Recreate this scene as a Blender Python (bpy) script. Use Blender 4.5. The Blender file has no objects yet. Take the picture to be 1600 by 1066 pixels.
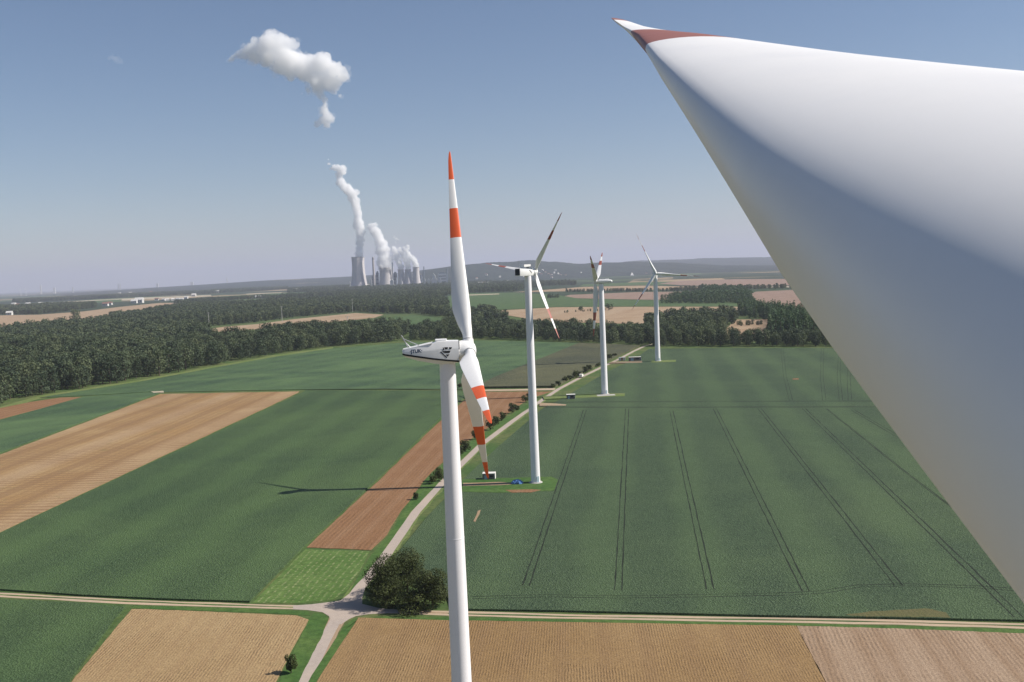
import bpy, bmesh, math, random
import numpy as np
from mathutils import Vector, Matrix
R = math.radians
random.seed(7)
rng = np.random.default_rng(11)
sc = bpy.context.scene
col = sc.collection

# ------------------------------------------------------------------ camera
HC = 68.0                       # metres above the fields
PITCH = math.atan(109 / 1600)
ROLL = R(2.3)
cam_d = bpy.data.cameras.new('camera')
cam_d.lens = 36; cam_d.sensor_width = 36
cam_d.clip_start = 0.05; cam_d.clip_end = 120000
cam = bpy.data.objects.new('camera', cam_d); col.objects.link(cam); sc.camera = cam
CF = Vector((0, math.cos(PITCH), -math.sin(PITCH)))
_U = Vector((0, math.sin(PITCH), math.cos(PITCH)))
CR = Vector((1, 0, 0)) * math.cos(ROLL) - _U * math.sin(ROLL)
CU = Vector((1, 0, 0)) * math.sin(ROLL) + _U * math.cos(ROLL)
m = Matrix((CR, CU, -CF)).transposed().to_4x4(); m.translation = (0, 0, HC)
cam.matrix_world = m

# ------------------------------------------------------------------ sky, sun, exposure
SUN_EL, SUN_AZ = R(41), R(91)     # azimuth clockwise from +Y
w = bpy.data.worlds.new('World'); sc.world = w; w.use_nodes = True
nt = w.node_tree; bg = nt.nodes['Background']
sky = nt.nodes.new('ShaderNodeTexSky'); sky.sky_type = 'NISHITA'; sky.sun_disc = False
sky.sun_elevation = SUN_EL; sky.sun_rotation = SUN_AZ
sky.altitude = 0; sky.air_density = 0.9; sky.dust_density = 0.25; sky.ozone_density = 2.2
hs = nt.nodes.new('ShaderNodeHueSaturation'); hs.inputs['Saturation'].default_value = 1.08; nt.links.new(sky.outputs[0], hs.inputs['Color'])
tn = nt.nodes.new('ShaderNodeMix'); tn.data_type = 'RGBA'; tn.blend_type = 'MULTIPLY'; tn.inputs[0].default_value = 1; tn.inputs[7].default_value = (0.98, 0.95, 0.965, 1)
nt.links.new(hs.outputs[0], tn.inputs[6]); nt.links.new(tn.outputs[2], bg.inputs[0]); bg.inputs[1].default_value = 0.07
sd = bpy.data.lights.new('sun', 'SUN'); sd.energy = 4.95; sd.angle = R(0.53); sd.color = (1, 0.94, 0.86)
sun = bpy.data.objects.new('sun', sd); col.objects.link(sun)
SDIR = Vector((math.sin(SUN_AZ) * math.cos(SUN_EL), math.cos(SUN_AZ) * math.cos(SUN_EL), math.sin(SUN_EL)))
sun.rotation_euler = SDIR.to_track_quat('Z', 'Y').to_euler(); sun.location = (200, 0, 300)
sc.view_settings.view_transform = 'Standard'; sc.view_settings.look = 'None'
sc.view_settings.exposure = 0.40; sc.view_settings.gamma = 1.0
cy = sc.cycles
cy.volume_bounces = 90; cy.max_bounces = 90; cy.transparent_max_bounces = 32; cy.transmission_bounces = 4; cy.diffuse_bounces = 3; cy.glossy_bounces = 3; cy.volume_step_rate = 1.0; cy.volume_max_steps = 256
cy.use_denoising = True

# ------------------------------------------------------------------ helpers
def ray(px, py):
    return CF + CR * ((px - 800) / 1600) - CU * ((py - 533) / 1600)
def G(px, py, z=0.0):
    """point of the flat plain seen at a place of the survey photograph"""
    d = ray(px, py); t = (z - HC) / d.z
    return Vector((d.x * t, d.y * t, z))
def A(px, py, D):
    """point at forward distance D"""
    d = ray(px, py); t = D / d.y
    return Vector((d.x * t, D, HC + d.z * t))
def project(P):
    q = Vector(P) - Vector((0, 0, HC)); z = q.dot(CF)
    if z < 1: return None
    return 800 + 1600 * q.dot(CR) / z, 533 - 1600 * q.dot(CU) / z, z
def tag(o, label=None, cat=None, group=None, kind=None):
    if label: o['label'] = label
    if cat: o['category'] = cat
    if group: o['group'] = group
    if kind: o['kind'] = kind
    return o
def empty(name, loc=(0, 0, 0), rz=0, label=None, cat=None, group=None):
    o = bpy.data.objects.new(name, None); col.objects.link(o); o.empty_display_size = 1
    o.location = loc; o.rotation_euler = (0, 0, rz)
    return tag(o, label, cat, group)
def link(name, me, mats, parent=None, smooth=False):
    o = bpy.data.objects.new(name, me); col.objects.link(o)
    for mt in (mats if isinstance(mats, (list, tuple)) else [mats]):
        if mt and mt.name not in [x.name for x in me.materials if x]: me.materials.append(mt)
    if parent: o.parent = parent
    if smooth:
        me.polygons.foreach_set('use_smooth', [True] * len(me.polygons))
    return o
def mesh(name, V, F):
    me = bpy.data.meshes.new(name); me.from_pydata([tuple(v) for v in V], [], F); me.update(); return me
def quads_mesh(name, V, n):
    """V: (4n,3) array, n quads"""
    me = bpy.data.meshes.new(name)
    me.vertices.add(4 * n); me.vertices.foreach_set('co', V.astype(np.float32).ravel())
    me.loops.add(4 * n); me.loops.foreach_set('vertex_index', np.arange(4 * n, dtype=np.int32))
    me.polygons.add(n); me.polygons.foreach_set('loop_start', np.arange(0, 4 * n, 4, dtype=np.int32))
    me.polygons.foreach_set('loop_total', np.full(n, 4, dtype=np.int32))
    me.update(calc_edges=True); return me
class MB:
    def __init__(s): s.V = []; s.F = []
    def add(s, V, F):
        o = len(s.V); s.V += [Vector(v) for v in V]; s.F += [tuple(i + o for i in f) for f in F]; return s
    def box(s, x0, x1, y0, y1, z0, z1):
        return s.add([(x0,y0,z0),(x1,y0,z0),(x1,y1,z0),(x0,y1,z0),(x0,y0,z1),(x1,y0,z1),(x1,y1,z1),(x0,y1,z1)],
                     [(0,3,2,1),(4,5,6,7),(0,1,5,4),(1,2,6,5),(2,3,7,6),(3,0,4,7)])
    def tube(s, a, b, r0, r1=None, n=10, cap=True):
        a = Vector(a); b = Vector(b); r1 = r0 if r1 is None else r1
        d = (b - a).normalized(); u = d.orthogonal().normalized(); v = d.cross(u)
        V = [c + (u * math.cos(t) + v * math.sin(t)) * r for c, r in ((a, r0), (b, r1)) for t in [2 * math.pi * k / n for k in range(n)]]
        F = [(k, (k + 1) % n, n + (k + 1) % n, n + k) for k in range(n)]
        if cap: F += [tuple(range(n))[::-1], tuple(range(n, 2 * n))]
        return s.add(V, F)
    def lathe(s, prof, n=32, c=(0, 0, 0)):
        """prof [(r,z)] about z"""
        V = [(c[0] + r * math.cos(2*math.pi*k/n), c[1] + r * math.sin(2*math.pi*k/n), c[2] + z) for r, z in prof for k in range(n)]
        F = [(j*n+k, j*n+(k+1) % n, (j+1)*n+(k+1) % n, (j+1)*n+k) for j in range(len(prof)-1) for k in range(n)]
        return s.add(V, F)
    def loft(s, rings, cap=True):
        n = len(rings[0]); V = [p for r in rings for p in r]
        F = [(j*n+k, j*n+(k+1) % n, (j+1)*n+(k+1) % n, (j+1)*n+k) for j in range(len(rings)-1) for k in range(n)]
        if cap: F += [tuple(range(n))[::-1], tuple(range((len(rings)-1)*n, len(rings)*n))]
        return s.add(V, F)
    def build(s, name, mat, parent=None, smooth=False, bevel=0, sub=0):
        me = mesh(name, s.V, s.F)
        bm = bmesh.new(); bm.from_mesh(me); bmesh.ops.recalc_face_normals(bm, faces=bm.faces); bm.to_mesh(me); bm.free()
        o = link(name, me, mat, parent, smooth)
        if bevel:
            b = o.modifiers.new('bevel', 'BEVEL'); b.width = bevel; b.segments = 3
        if smooth or bevel:
            e = o.modifiers.new('ws', 'WEIGHTED_NORMAL'); e.keep_sharp = True
        return o
def shade_auto(o, deg=35):
    me = o.data; bm = bmesh.new(); bm.from_mesh(me)
    for e in bm.edges:
        if len(e.link_faces) == 2 and e.calc_face_angle(0) > R(deg): e.smooth = False
    for f in bm.faces: f.smooth = True
    bm.to_mesh(me); bm.free()

# ------------------------------------------------------------------ materials
ORD = ['first', 'second', 'third', 'fourth', 'fifth', 'sixth', 'seventh', 'eighth', 'ninth', 'tenth', 'eleventh']
class NT:
    def __init__(s, name, rough=0.8, spec=0.3):
        s.m = bpy.data.materials.new(name); s.m.use_nodes = True; s.t = s.m.node_tree
        s.b = s.t.nodes['Principled BSDF']; s.b.inputs['Roughness'].default_value = rough
        s.b.inputs['Specular IOR Level'].default_value = spec
        s.tc = s.t.nodes.new('ShaderNodeTexCoord')
    def n(s, typ, **kw):
        x = s.t.nodes.new(typ)
        for k, v in kw.items():
            if k in x.inputs: x.inputs[k].default_value = v
            else: setattr(x, k, v)
        return x
    def l(s, a, b): s.t.links.new(a, b)
    def coord(s, rot=0, scale=(1, 1, 1), src='Object'):
        mp = s.n('ShaderNodeMapping'); mp.inputs['Rotation'].default_value = (0, 0, rot); mp.inputs['Scale'].default_value = scale
        s.l(s.tc.outputs[src], mp.inputs[0]); return mp.outputs[0]
    def noise(s, scale, detail=4, rough=0.55, vec=None, dist=0):
        x = s.n('ShaderNodeTexNoise', Scale=scale, Detail=detail, Roughness=rough, Distortion=dist)
        s.l(vec if vec is not None else s.tc.outputs['Object'], x.inputs['Vector']); return x.outputs[0]
    def ramp(s, fac, stops, interp='LINEAR'):
        x = s.n('ShaderNodeValToRGB'); x.color_ramp.interpolation = interp
        els = x.color_ramp.elements
        while len(els) < len(stops): els.new(0.5)
        for e, (p, c) in zip(els, stops):
            e.position = p; e.color = (c[0], c[1], c[2], 1) if not isinstance(c, (int, float)) else (c, c, c, 1)
        s.l(fac, x.inputs[0]); return x.outputs[0]
    def mix(s, fac, a, b, mode='MIX'):
        x = s.n('ShaderNodeMix', data_type='RGBA', blend_type=mode)
        for sock, v in ((0, fac), (6, a), (7, b)):
            if hasattr(v, 'is_output') or hasattr(v, 'links'): s.l(v, x.inputs[sock])
            elif isinstance(v, (int, float)): x.inputs[sock].default_value = v
            else: x.inputs[sock].default_value = (*v, 1)
        return x.outputs[2]
    def math(s, op, a, b=0.0):
        x = s.n('ShaderNodeMath', operation=op)
        for i, v in enumerate((a, b)):
            if isinstance(v, (int, float)): x.inputs[i].default_value = v
            else: s.l(v, x.inputs[i])
        return x.outputs[0]
    def bump(s, h, strength=0.5, dist=0.3):
        x = s.n('ShaderNodeBump', Strength=strength, Distance=dist); s.l(h, x.inputs['Height']); s.l(x.outputs[0], s.b.inputs['Normal'])
    def color(s, c):
        if hasattr(c, 'links'): s.l(c, s.b.inputs['Base Color'])
        else: s.b.inputs['Base Color'].default_value = (*c, 1)
        return s

def crop_mat(name, dark, light, leaf=2.2, rowang=None, big=0.15):
    s = NT(name, 0.75, 0.15)
    v = s.n('ShaderNodeTexVoronoi', Scale=leaf, Randomness=1.0); s.l(s.tc.outputs['Object'], v.inputs['Vector'])
    c1 = s.ramp(v.outputs['Color'], [(0.0, dark), (0.55, [(a+b)/2 for a, b in zip(dark, light)]), (1.0, light)])
    fine = s.noise(8.0, 3, 0.6)
    c2 = s.mix(s.ramp(fine, [(0.44, 0.0), (0.58, 0.75)]), c1, [x * 0.35 for x in dark])
    bn = s.noise(0.012, 6, 0.62, dist=0.8)
    c3 = s.mix(s.ramp(bn, [(0.38, 0.0), (0.68, big * 3)]), c2, [light[0]*1.25, light[1]*1.2, light[2]*0.9])
    col2 = s.noise(0.09, 4, 0.6)
    c4 = s.mix(s.ramp(col2, [(0.35, 0.08), (0.6, 0.0)]), c3, [x*0.7 for x in dark])
    if rowang is not None:
        wv = s.n('ShaderNodeTexWave', Scale=0.314/24.0, Distortion=1.5); wv.inputs['Detail'].default_value = 3; wv.inputs['Detail Scale'].default_value = 2
        s.l(s.coord(rowang), wv.inputs['Vector'])
        c4 = s.mix(s.ramp(wv.outputs[0], [(0.3, 0.0), (0.9, 0.16)]), c4, [light[0]*1.1, light[1]*1.15, light[2]*0.85])
    s.color(c4)
    h = s.math('ADD', v.outputs['Distance'], s.math('MULTIPLY', fine, 0.6))
    s.bump(h, 0.7, 0.32)
    return s.m

def stubble_mat(name, base, pale, dark, ang, period=0.75, wide=None, rib=None, green=0.0, amp=0.5):
    s = NT(name, 0.95, 0.1)
    big = s.noise(0.03, 5, 0.6, dist=0.5)
    c = s.mix(s.ramp(big, [(0.35, 0.0), (0.65, 0.75)]), base, pale)
    wv = s.n('ShaderNodeTexWave', Scale=0.314/period, Distortion=2.6); wv.inputs['Detail'].default_value = 3; wv.inputs['Detail Scale'].default_value = 0.7; wv.inputs['Detail Roughness'].default_value = 0.6
    s.l(s.coord(ang), wv.inputs['Vector'])
    brk = s.noise(0.9, 4, 0.65)
    f = s.math('MULTIPLY', s.math('MULTIPLY', wv.outputs[0], s.ramp(brk, [(0.35, 0.1), (0.62, 1.0)])), s.ramp(s.noise(0.07, 5, 0.65, dist=0.5), [(0.36, 0.15), (0.62, 1.0)]))
    c = s.mix(s.math('MULTIPLY', f, amp), c, dark)
    if wide:
        for per, am, cc in wide:
            w2 = s.n('ShaderNodeTexWave', Scale=0.314/per, Distortion=2.0); w2.inputs['Detail'].default_value = 4; w2.inputs['Detail Scale'].default_value = 0.25
            s.l(s.coord(ang), w2.inputs['Vector'])
            c = s.mix(s.math('MULTIPLY', s.ramp(w2.outputs[0], [(0.55, 0.0), (0.95, 1.0)]), am), c, cc)
    if rib:
        w3 = s.n('ShaderNodeTexWave', Scale=0.314/rib, Distortion=3.0); w3.inputs['Detail'].default_value = 2; w3.inputs['Detail Scale'].default_value = 0.6
        s.l(s.coord(ang + math.pi/2), w3.inputs['Vector'])
        msk = s.ramp(s.noise(0.02, 3), [(0.38, 0.0), (0.55, 0.75)])
        c = s.mix(s.math('MULTIPLY', w3.outputs[0], msk), c, dark)
    if green:
        c = s.mix(s.ramp(s.noise(0.05, 6, 0.7, dist=1), [(0.6, 0.0), (0.72, green)]), c, (0.10, 0.14, 0.045))
    fine = s.noise(5.0, 4, 0.7)
    c = s.mix(s.ramp(fine, [(0.42, 0.0), (0.66, 0.75)]), c, [x*0.5 for x in dark])
    s.color(c); s.bump(s.math('ADD', f, fine), 0.6, 0.15)
    return s.m

def grass_mat(name, a=(0.075, 0.13, 0.035), b=(0.14, 0.17, 0.06), streak=None, ang=0):
    s = NT(name, 0.9, 0.15)
    n1 = s.noise(0.6, 6, 0.7); n2 = s.noise(0.06, 4, 0.6)
    c = s.mix(s.ramp(n2, [(0.35, 0.0), (0.65, 1.0)]), a, b)
    c = s.mix(s.ramp(n1, [(0.4, 0.0), (0.65, 0.6)]), c, [x*0.45 for x in a])
    if streak:
        wv = s.n('ShaderNodeTexWave', Scale=0.314/1.5, Distortion=2.0); wv.inputs['Detail'].default_value = 4; wv.inputs['Detail Scale'].default_value = 0.8
        s.l(s.coord(ang), wv.inputs['Vector'])
        brk = s.noise(0.8, 5, 0.75)
        f = s.math('MULTIPLY', s.ramp(wv.outputs[0], [(0.6, 0.0), (0.95, 1.0)]), s.ramp(brk, [(0.48, 0.0), (0.62, 0.5)]))
        c = s.mix(f, c, streak)
    s.color(c); s.bump(n1, 0.6, 0.3); return s.m

def paint(name, c, rough=0.35, dirt=0.12, spec=0.5):
    s = NT(name, rough, spec)
    n = s.noise(0.8, 6, 0.65); n2 = s.noise(6, 3, 0.6)
    cc = s.mix(s.ramp(n, [(0.42, 0.0), (0.75, dirt)]), c, [x * 0.72 for x in c])
    cc = s.mix(s.ramp(n2, [(0.5, 0.0), (0.8, dirt)]), cc, [x * 0.8 for x in c])
    s.color(cc)
    s.l(s.ramp(n, [(0.3, rough), (0.8, min(1, rough + 0.2))]), s.b.inputs['Roughness'])
    return s.m
def flat(name, c, rough=0.7, spec=0.3, metal=0):
    s = NT(name, rough, spec); s.b.inputs['Metallic'].default_value = metal
    n = s.noise(1.5, 4, 0.6)
    s.color(s.mix(s.ramp(n, [(0.35, 0.0), (0.7, 0.25)]), c, [x*0.7 for x in c])); return s.m

M = {}
M['white'] = paint('white_paint', (0.80, 0.79, 0.77), 0.38, 0.10)
M['tower'] = paint('tower_paint', (0.80, 0.78, 0.79), 0.42, 0.14)
M['orange'] = paint('orange_paint', (0.72, 0.11, 0.025), 0.4, 0.15)
M['dull_red'] = paint('dull_red_paint', (0.34, 0.095, 0.065), 0.4, 0.15)
M['maroon'] = paint('brown_red_paint', (0.28, 0.105, 0.075), 0.45, 0.15)
M['dark'] = flat('dark_rubber', (0.02, 0.022, 0.025), 0.6)
M['blue_ink'] = flat('blue_lettering', (0.02, 0.07, 0.16), 0.5)
M['steel'] = flat('galvanised_steel', (0.45, 0.46, 0.47), 0.45, 0.5, 0.6)
M['concrete'] = flat('concrete', (0.42, 0.40, 0.37), 0.9, 0.2)
M['cabin_wall'] = flat('cabin_wall', (0.16, 0.13, 0.12), 0.8)
M['cabin_roof'] = flat('cabin_roof', (0.75, 0.72, 0.66), 0.7)
M['cabin_door'] = flat('cabin_door', (0.32, 0.42, 0.46), 0.5)
M['tarp'] = flat('blue_tarpaulin', (0.10, 0.22, 0.48), 0.5)
M['house_wall'] = flat('render_wall', (0.64, 0.62, 0.58), 0.8)
M['house_roof'] = flat('roof_tile', (0.22, 0.12, 0.09), 0.8)
M['pole'] = flat('pole_grey', (0.42, 0.42, 0.40), 0.8)
M['bark'] = flat('bark', (0.09, 0.07, 0.05), 0.9)
M['plant_dark'] = flat('boiler_cladding', (0.16, 0.20, 0.25), 0.7)
M['plant_pale'] = flat('pale_cladding', (0.62, 0.62, 0.60), 0.7)
M['stack'] = flat('stack_concrete', (0.42, 0.38, 0.36), 0.8)

def cooling_mat():
    s = NT('cooling_concrete', 0.9, 0.2)
    n = s.noise(0.02, 5, 0.6, vec=s.coord(0, (1, 1, 0.25)))
    s.color(s.mix(s.ramp(n, [(0.35, 0.0), (0.7, 1.0)]), (0.60, 0.56, 0.54), (0.50, 0.47, 0.46))); return s.m
M['cooling'] = cooling_mat()

def leaf_mat(name, a, b, c):
    s = NT(name, 0.7, 0.2)
    oi = s.n('ShaderNodeObjectInfo')
    geo = s.n('ShaderNodeNewGeometry')
    base = s.ramp(oi.outputs['Random'], [(0.0, a), (0.5, b), (1.0, c)])
    isl = s.ramp(geo.outputs['Random Per Island'], [(0.0, 0.72), (1.0, 1.25)])
    s.color(s.mix(1.0, base, isl, 'MULTIPLY'))
    tr = s.n('ShaderNodeBsdfTranslucent'); s.l(s.mix(1.0, base, (0.9, 1.0, 0.5), 'MULTIPLY'), tr.inputs[0])
    ms = s.n('ShaderNodeMixShader'); ms.inputs[0].default_value = 0.18
    out = s.t.nodes['Material Output']
    s.l(s.b.outputs[0], ms.inputs[1]); s.l(tr.outputs[0], ms.inputs[2]); s.l(ms.outputs[0], out.inputs[0])
    return s.m
M['leaf'] = leaf_mat('forest_leaves', (0.040, 0.060, 0.034), (0.074, 0.100, 0.052), (0.125, 0.150, 0.074))
M['leaf_young'] = leaf_mat('plantation_leaves', (0.060, 0.105, 0.050), (0.070, 0.12, 0.055), (0.09, 0.135, 0.06))
M['leaf_bush'] = leaf_mat('bush_leaves', (0.036, 0.050, 0.017), (0.066, 0.080, 0.022), (0.050, 0.064, 0.022))

# ------------------------------------------------------------------ ground
def ground_mat():
    s = NT('plain', 0.95, 0.1)
    v = s.n('ShaderNodeTexVoronoi', Scale=0.0016, Randomness=1.0, feature='F1'); v.distance = 'CHEBYCHEV'
    s.l(s.coord(0.35, (1.0, 0.45, 1)), v.inputs['Vector'])
    fields = s.ramp(v.outputs['Color'], [(0.0, (0.035, 0.055, 0.03)), (0.42, (0.045, 0.07, 0.035)), (0.5, (0.10, 0.14, 0.06)), (0.62, (0.34, 0.25, 0.15)), (0.75, (0.045, 0.06, 0.03)), (0.9, (0.26, 0.20, 0.13))], 'CONSTANT')
    wood = s.ramp(s.noise(0.0009, 5, 0.6), [(0.46, 0.0), (0.52, 1.0)])
    far = s.mix(wood, fields, (0.035, 0.055, 0.03))
    g1 = s.noise(0.5, 6, 0.7); g2 = s.noise(0.05, 4, 0.6)
    near = s.mix(s.ramp(g2, [(0.35, 0.0), (0.65, 1.0)]), (0.065, 0.12, 0.035), (0.13, 0.15, 0.055))
    near = s.mix(s.ramp(g1, [(0.42, 0.0), (0.66, 0.6)]), near, (0.03, 0.05, 0.018))
    sep = s.n('ShaderNodeSeparateXYZ'); s.l(s.tc.outputs['Object'], sep.inputs[0])
    fac = s.n('ShaderNodeMapRange'); s.l(sep.outputs[1], fac.inputs[0])
    fac.inputs[1].default_value = 1500; fac.inputs[2].default_value = 2600
    f2 = s.n('ShaderNodeMapRange'); s.l(sep.outputs[1], f2.inputs[0]); f2.inputs[1].default_value = 138; f2.inputs[2].default_value = 142
    soil = s.mix(s.ramp(s.noise(0.4, 5, 0.7), [(0.4, 0.0), (0.65, 0.7)]), (0.20, 0.165, 0.10), (0.12, 0.12, 0.06))
    near = s.mix(f2.outputs[0], soil, near)
    s.color(s.mix(fac.outputs[0], near, far)); return s.m
M['ground'] = ground_mat()
gm = MB().add([(-42000, -600, 0), (42000, -600, 0), (42000, 58000, 0), (-42000, 58000, 0)], [(0, 1, 2, 3)])
tag(gm.build('ground', M['ground']), kind='structure')

def sheet(name, pts, z, mat, kind='structure', skirt=True, label=None):
    P = [G(x, y) for x, y in pts]
    if sum(a.x * b.y - b.x * a.y for a, b in zip(P, P[1:] + P[:1])) < 0: P.reverse()
    n = len(P)
    V = [(p.x, p.y, z) for p in P]; F = [tuple(range(n))]
    if skirt and z > 0.06:
        V += [(p.x, p.y, 0.001) for p in P]
        F += [(k, n + k, n + (k + 1) % n, (k + 1) % n) for k in range(n)]
    me = mesh(name, V, F)
    bm = bmesh.new(); bm.from_mesh(me); bmesh.ops.triangulate(bm, faces=[f for f in bm.faces if len(f.verts) > 4]); bm.to_mesh(me); bm.free()
    o = link(name, me, mat); return tag(o, label=label, kind=kind)
def dirang(a, b):
    """rotation for a wave texture whose bands should run along the ground line a-b"""
    p, q = G(*a), G(*b); return -(math.atan2(q.y - p.y, q.x - p.x) + math.pi / 2)
def wav(pts, amp, step=6):
    """a hand-made edge: subdivide and wobble (in photo units at the survey distance)"""
    out = []
    for (x0, y0), (x1, y1) in zip(pts, pts[1:] + pts[:1]):
        L = math.hypot(x1 - x0, y1 - y0); k = max(1, int(L / step))
        for i in range(k):
            t = i / k; out.append((x0 + (x1 - x0) * t + random.uniform(-amp, amp), y0 + (y1 - y0) * t + random.uniform(-amp, amp) * 0.5))
    return out

a_left = dirang((474, 857), (738, 611))
BEET = crop_mat('beet_leaves', (0.034, 0.065, 0.026), (0.115, 0.180, 0.078), 2.8, rowang=a_left, big=0.08)
BEET_R = crop_mat('beet_leaves_right', (0.036, 0.064, 0.031), (0.120, 0.176, 0.090), 2.8, rowang=dirang((1117, 640), (1259, 927)), big=0.06)
BEET_U = crop_mat('upper_crop', (0.042, 0.080, 0.038), (0.105, 0.170, 0.085), 1.1, rowang=dirang((130, 615), (520, 548)), big=0.2)
MAIZE = crop_mat('maize_leaves', (0.055, 0.066, 0.036), (0.135, 0.135, 0.08), 0.8)
TAN_B = stubble_mat('stubble_wide', (0.38, 0.24, 0.105), (0.45, 0.315, 0.155), (0.26, 0.155, 0.08), dirang((0, 832), (468, 612)), 1.6,
                    wide=[(3.7, 0.4, (0.28, 0.165, 0.08)), (14, 0.6, (0.27, 0.165, 0.085)), (37, 0.5, (0.52, 0.38, 0.23))], rib=4.0, green=0.35, amp=0.5)
SOIL_F = stubble_mat('soil_strip', (0.265, 0.14, 0.070), (0.315, 0.18, 0.095), (0.17, 0.09, 0.045), dirang((590, 862), (743, 681)), 1.3, wide=[(6, 0.3, (0.37, 0.23, 0.135))], amp=0.4)
TAN_L = stubble_mat('stubble_rows', (0.38, 0.26, 0.13), (0.46, 0.33, 0.175), (0.24, 0.15, 0.08), dirang((428, 1068), (484, 968)), 0.62, wide=[(4.2, 0.25, (0.33, 0.21, 0.11))], green=0.25, amp=0.45)
TAN_M = stubble_mat('stubble_brown', (0.30, 0.19, 0.085), (0.38, 0.255, 0.125), (0.19, 0.115, 0.06), dirang((1240, 985), (1290, 1066)), 0.5, wide=[(7.5, 0.4, (0.27, 0.17, 0.085))], amp=0.4)
TAN_N = stubble_mat('stubble_pale', (0.34, 0.23, 0.145), (0.42, 0.31, 0.215), (0.24, 0.16, 0.10), dirang((1240, 985), (1290, 1066)) + 0.1, 0.8, wide=[(3.6, 0.45, (0.29, 0.19, 0.115)), (11, 0.3, (0.50, 0.38, 0.27))], amp=0.5)
PASTURE = grass_mat('pasture_grass', (0.085, 0.155, 0.035), (0.13, 0.20, 0.055), streak=(0.42, 0.40, 0.22), ang=a_left)
VERGE = grass_mat('verge_grass', (0.055, 0.125, 0.028), (0.10, 0.16, 0.04))
VERGE_Y = grass_mat('dry_grass', (0.13, 0.19, 0.05), (0.20, 0.22, 0.085))
FARTAN = stubble_mat('far_stubble', (0.38, 0.265, 0.165), (0.46, 0.345, 0.23), (0.26, 0.17, 0.10), 0.3, 30, wide=[(90, 0.3, (0.5, 0.4, 0.28))], amp=0.3)
FARPALE = stubble_mat('far_pale_field', (0.50, 0.42, 0.30), (0.58, 0.52, 0.40), (0.36, 0.28, 0.18), 0.3, 30, amp=0.3)
FARPINK = stubble_mat('far_bare_soil', (0.30, 0.205, 0.155), (0.36, 0.26, 0.20), (0.2, 0.14, 0.1), 0.2, 30, amp=0.3)
FARGREEN = grass_mat('far_green_field', (0.055, 0.105, 0.035), (0.11, 0.16, 0.06))

# near fields
sheet('crop_field', [(-120, 918), (0, 923), (130, 932), (260, 938), (390, 942), (474, 857), (592, 748), (690, 652), (738, 611.5), (478, 611), (469, 616), (0, 835), (-120, 891)], 0.42, BEET, 'stuff')
sheet('stubble_field', wav([(-120, 888), (0, 832), (466, 614), (468, 612), (250, 616), (0, 711), (-120, 752)], 0.35, 10), 0.12, TAN_B)
sheet('crop_field', [(-120, 749), (0, 708.5), (248, 615), (238, 613.5), (131, 620.5), (0, 657.5), (-120, 692)], 0.36, BEET_U, 'stuff')
sheet('crop_field', wav([(62, 622), (130, 611), (230, 595), (330, 576), (430, 558), (520, 545), (630, 536), (760, 532.5), (905, 536), (852, 558), (770, 591), (741, 608.5), (478, 609), (252, 613.5), (240, 612.5), (131, 619)], 0.2, 18), 0.30, BEET_U, 'stuff')
sheet('ploughed_field', [(-120, 690), (0, 655.5), (130, 620.8), (95, 621.5), (50, 628), (0, 638), (-120, 660)], 0.10, SOIL_F)
sheet('verge', wav([(-120, 668), (0, 642), (60, 624), (130, 612.5), (230, 596.5), (330, 577.5), (430, 559.5), (520, 546), (520, 542.5), (430, 555), (330, 573), (230, 592), (130, 608), (60, 619), (0, 636), (-120, 660)], 0.5, 12), 0.06, VERGE_Y, 'stuff', skirt=False)
sheet('maize_field', [(905, 537.5), (985, 541), (1000, 542), (935, 571), (870, 604.5), (862, 606), (745, 607.5), (772, 592), (852, 559.5)], 1.2, MAIZE, 'stuff')
sheet('ploughed_field', wav([(479, 856), (592, 751), (691, 655), (741, 612.5), (862, 612), (826, 624), (786, 652), (743, 682), (719, 696), (687, 727), (662, 751), (640, 782), (628, 797), (604, 836), (580, 860)], 0.7, 12), 0.10, SOIL_F)
sheet('pasture', wav([(395, 942.5), (477, 858.5), (578, 862.5), (562, 893), (541, 924), (520, 937), (470, 943)], 0.8, 12), 0.05, PASTURE, 'stuff', skirt=False)
sheet('crop_field', wav([(-120, 933), (0, 938.5), (120, 944), (196, 951), (180, 968), (108, 1068), (40, 1160), (-120, 1160)], 0.6, 10), 0.42, BEET, 'stuff')
sheet('stubble_field', wav([(206, 952), (300, 955.5), (465, 962.5), (483, 969), (462, 1005), (433, 1062), (392, 1150), (50, 1150), (112, 1066)], 0.8, 10), 0.11, TAN_L)
sheet('stubble_field', wav([(560, 966), (700, 970), (960, 974), (1244, 978.5), (1290, 1068), (1322, 1150), (450, 1150), (496, 1064)], 0.6, 10), 0.11, TAN_M)
sheet('stubble_field', wav([(1245, 978.7), (1400, 983), (1600, 991), (1750, 996), (1800, 1150), (1323, 1150), (1291, 1068)], 0.7, 10), 0.13, TAN_N)
sheet('crop_field', [(706, 954), (700, 936), (690, 905), (655, 895), (612, 878), (622, 866), (668, 809), (703, 773), (737, 738), (778, 700), (846, 641), (882, 622), (950, 581), (987, 564.5), (1014, 546), (1130, 544.5), (1300, 544.5), (1500, 543), (1900, 536), (2100, 995), (1600, 972), (1400, 968), (1200, 964.5), (880, 957)], 0.42, BEET_R, 'stuff')
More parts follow.
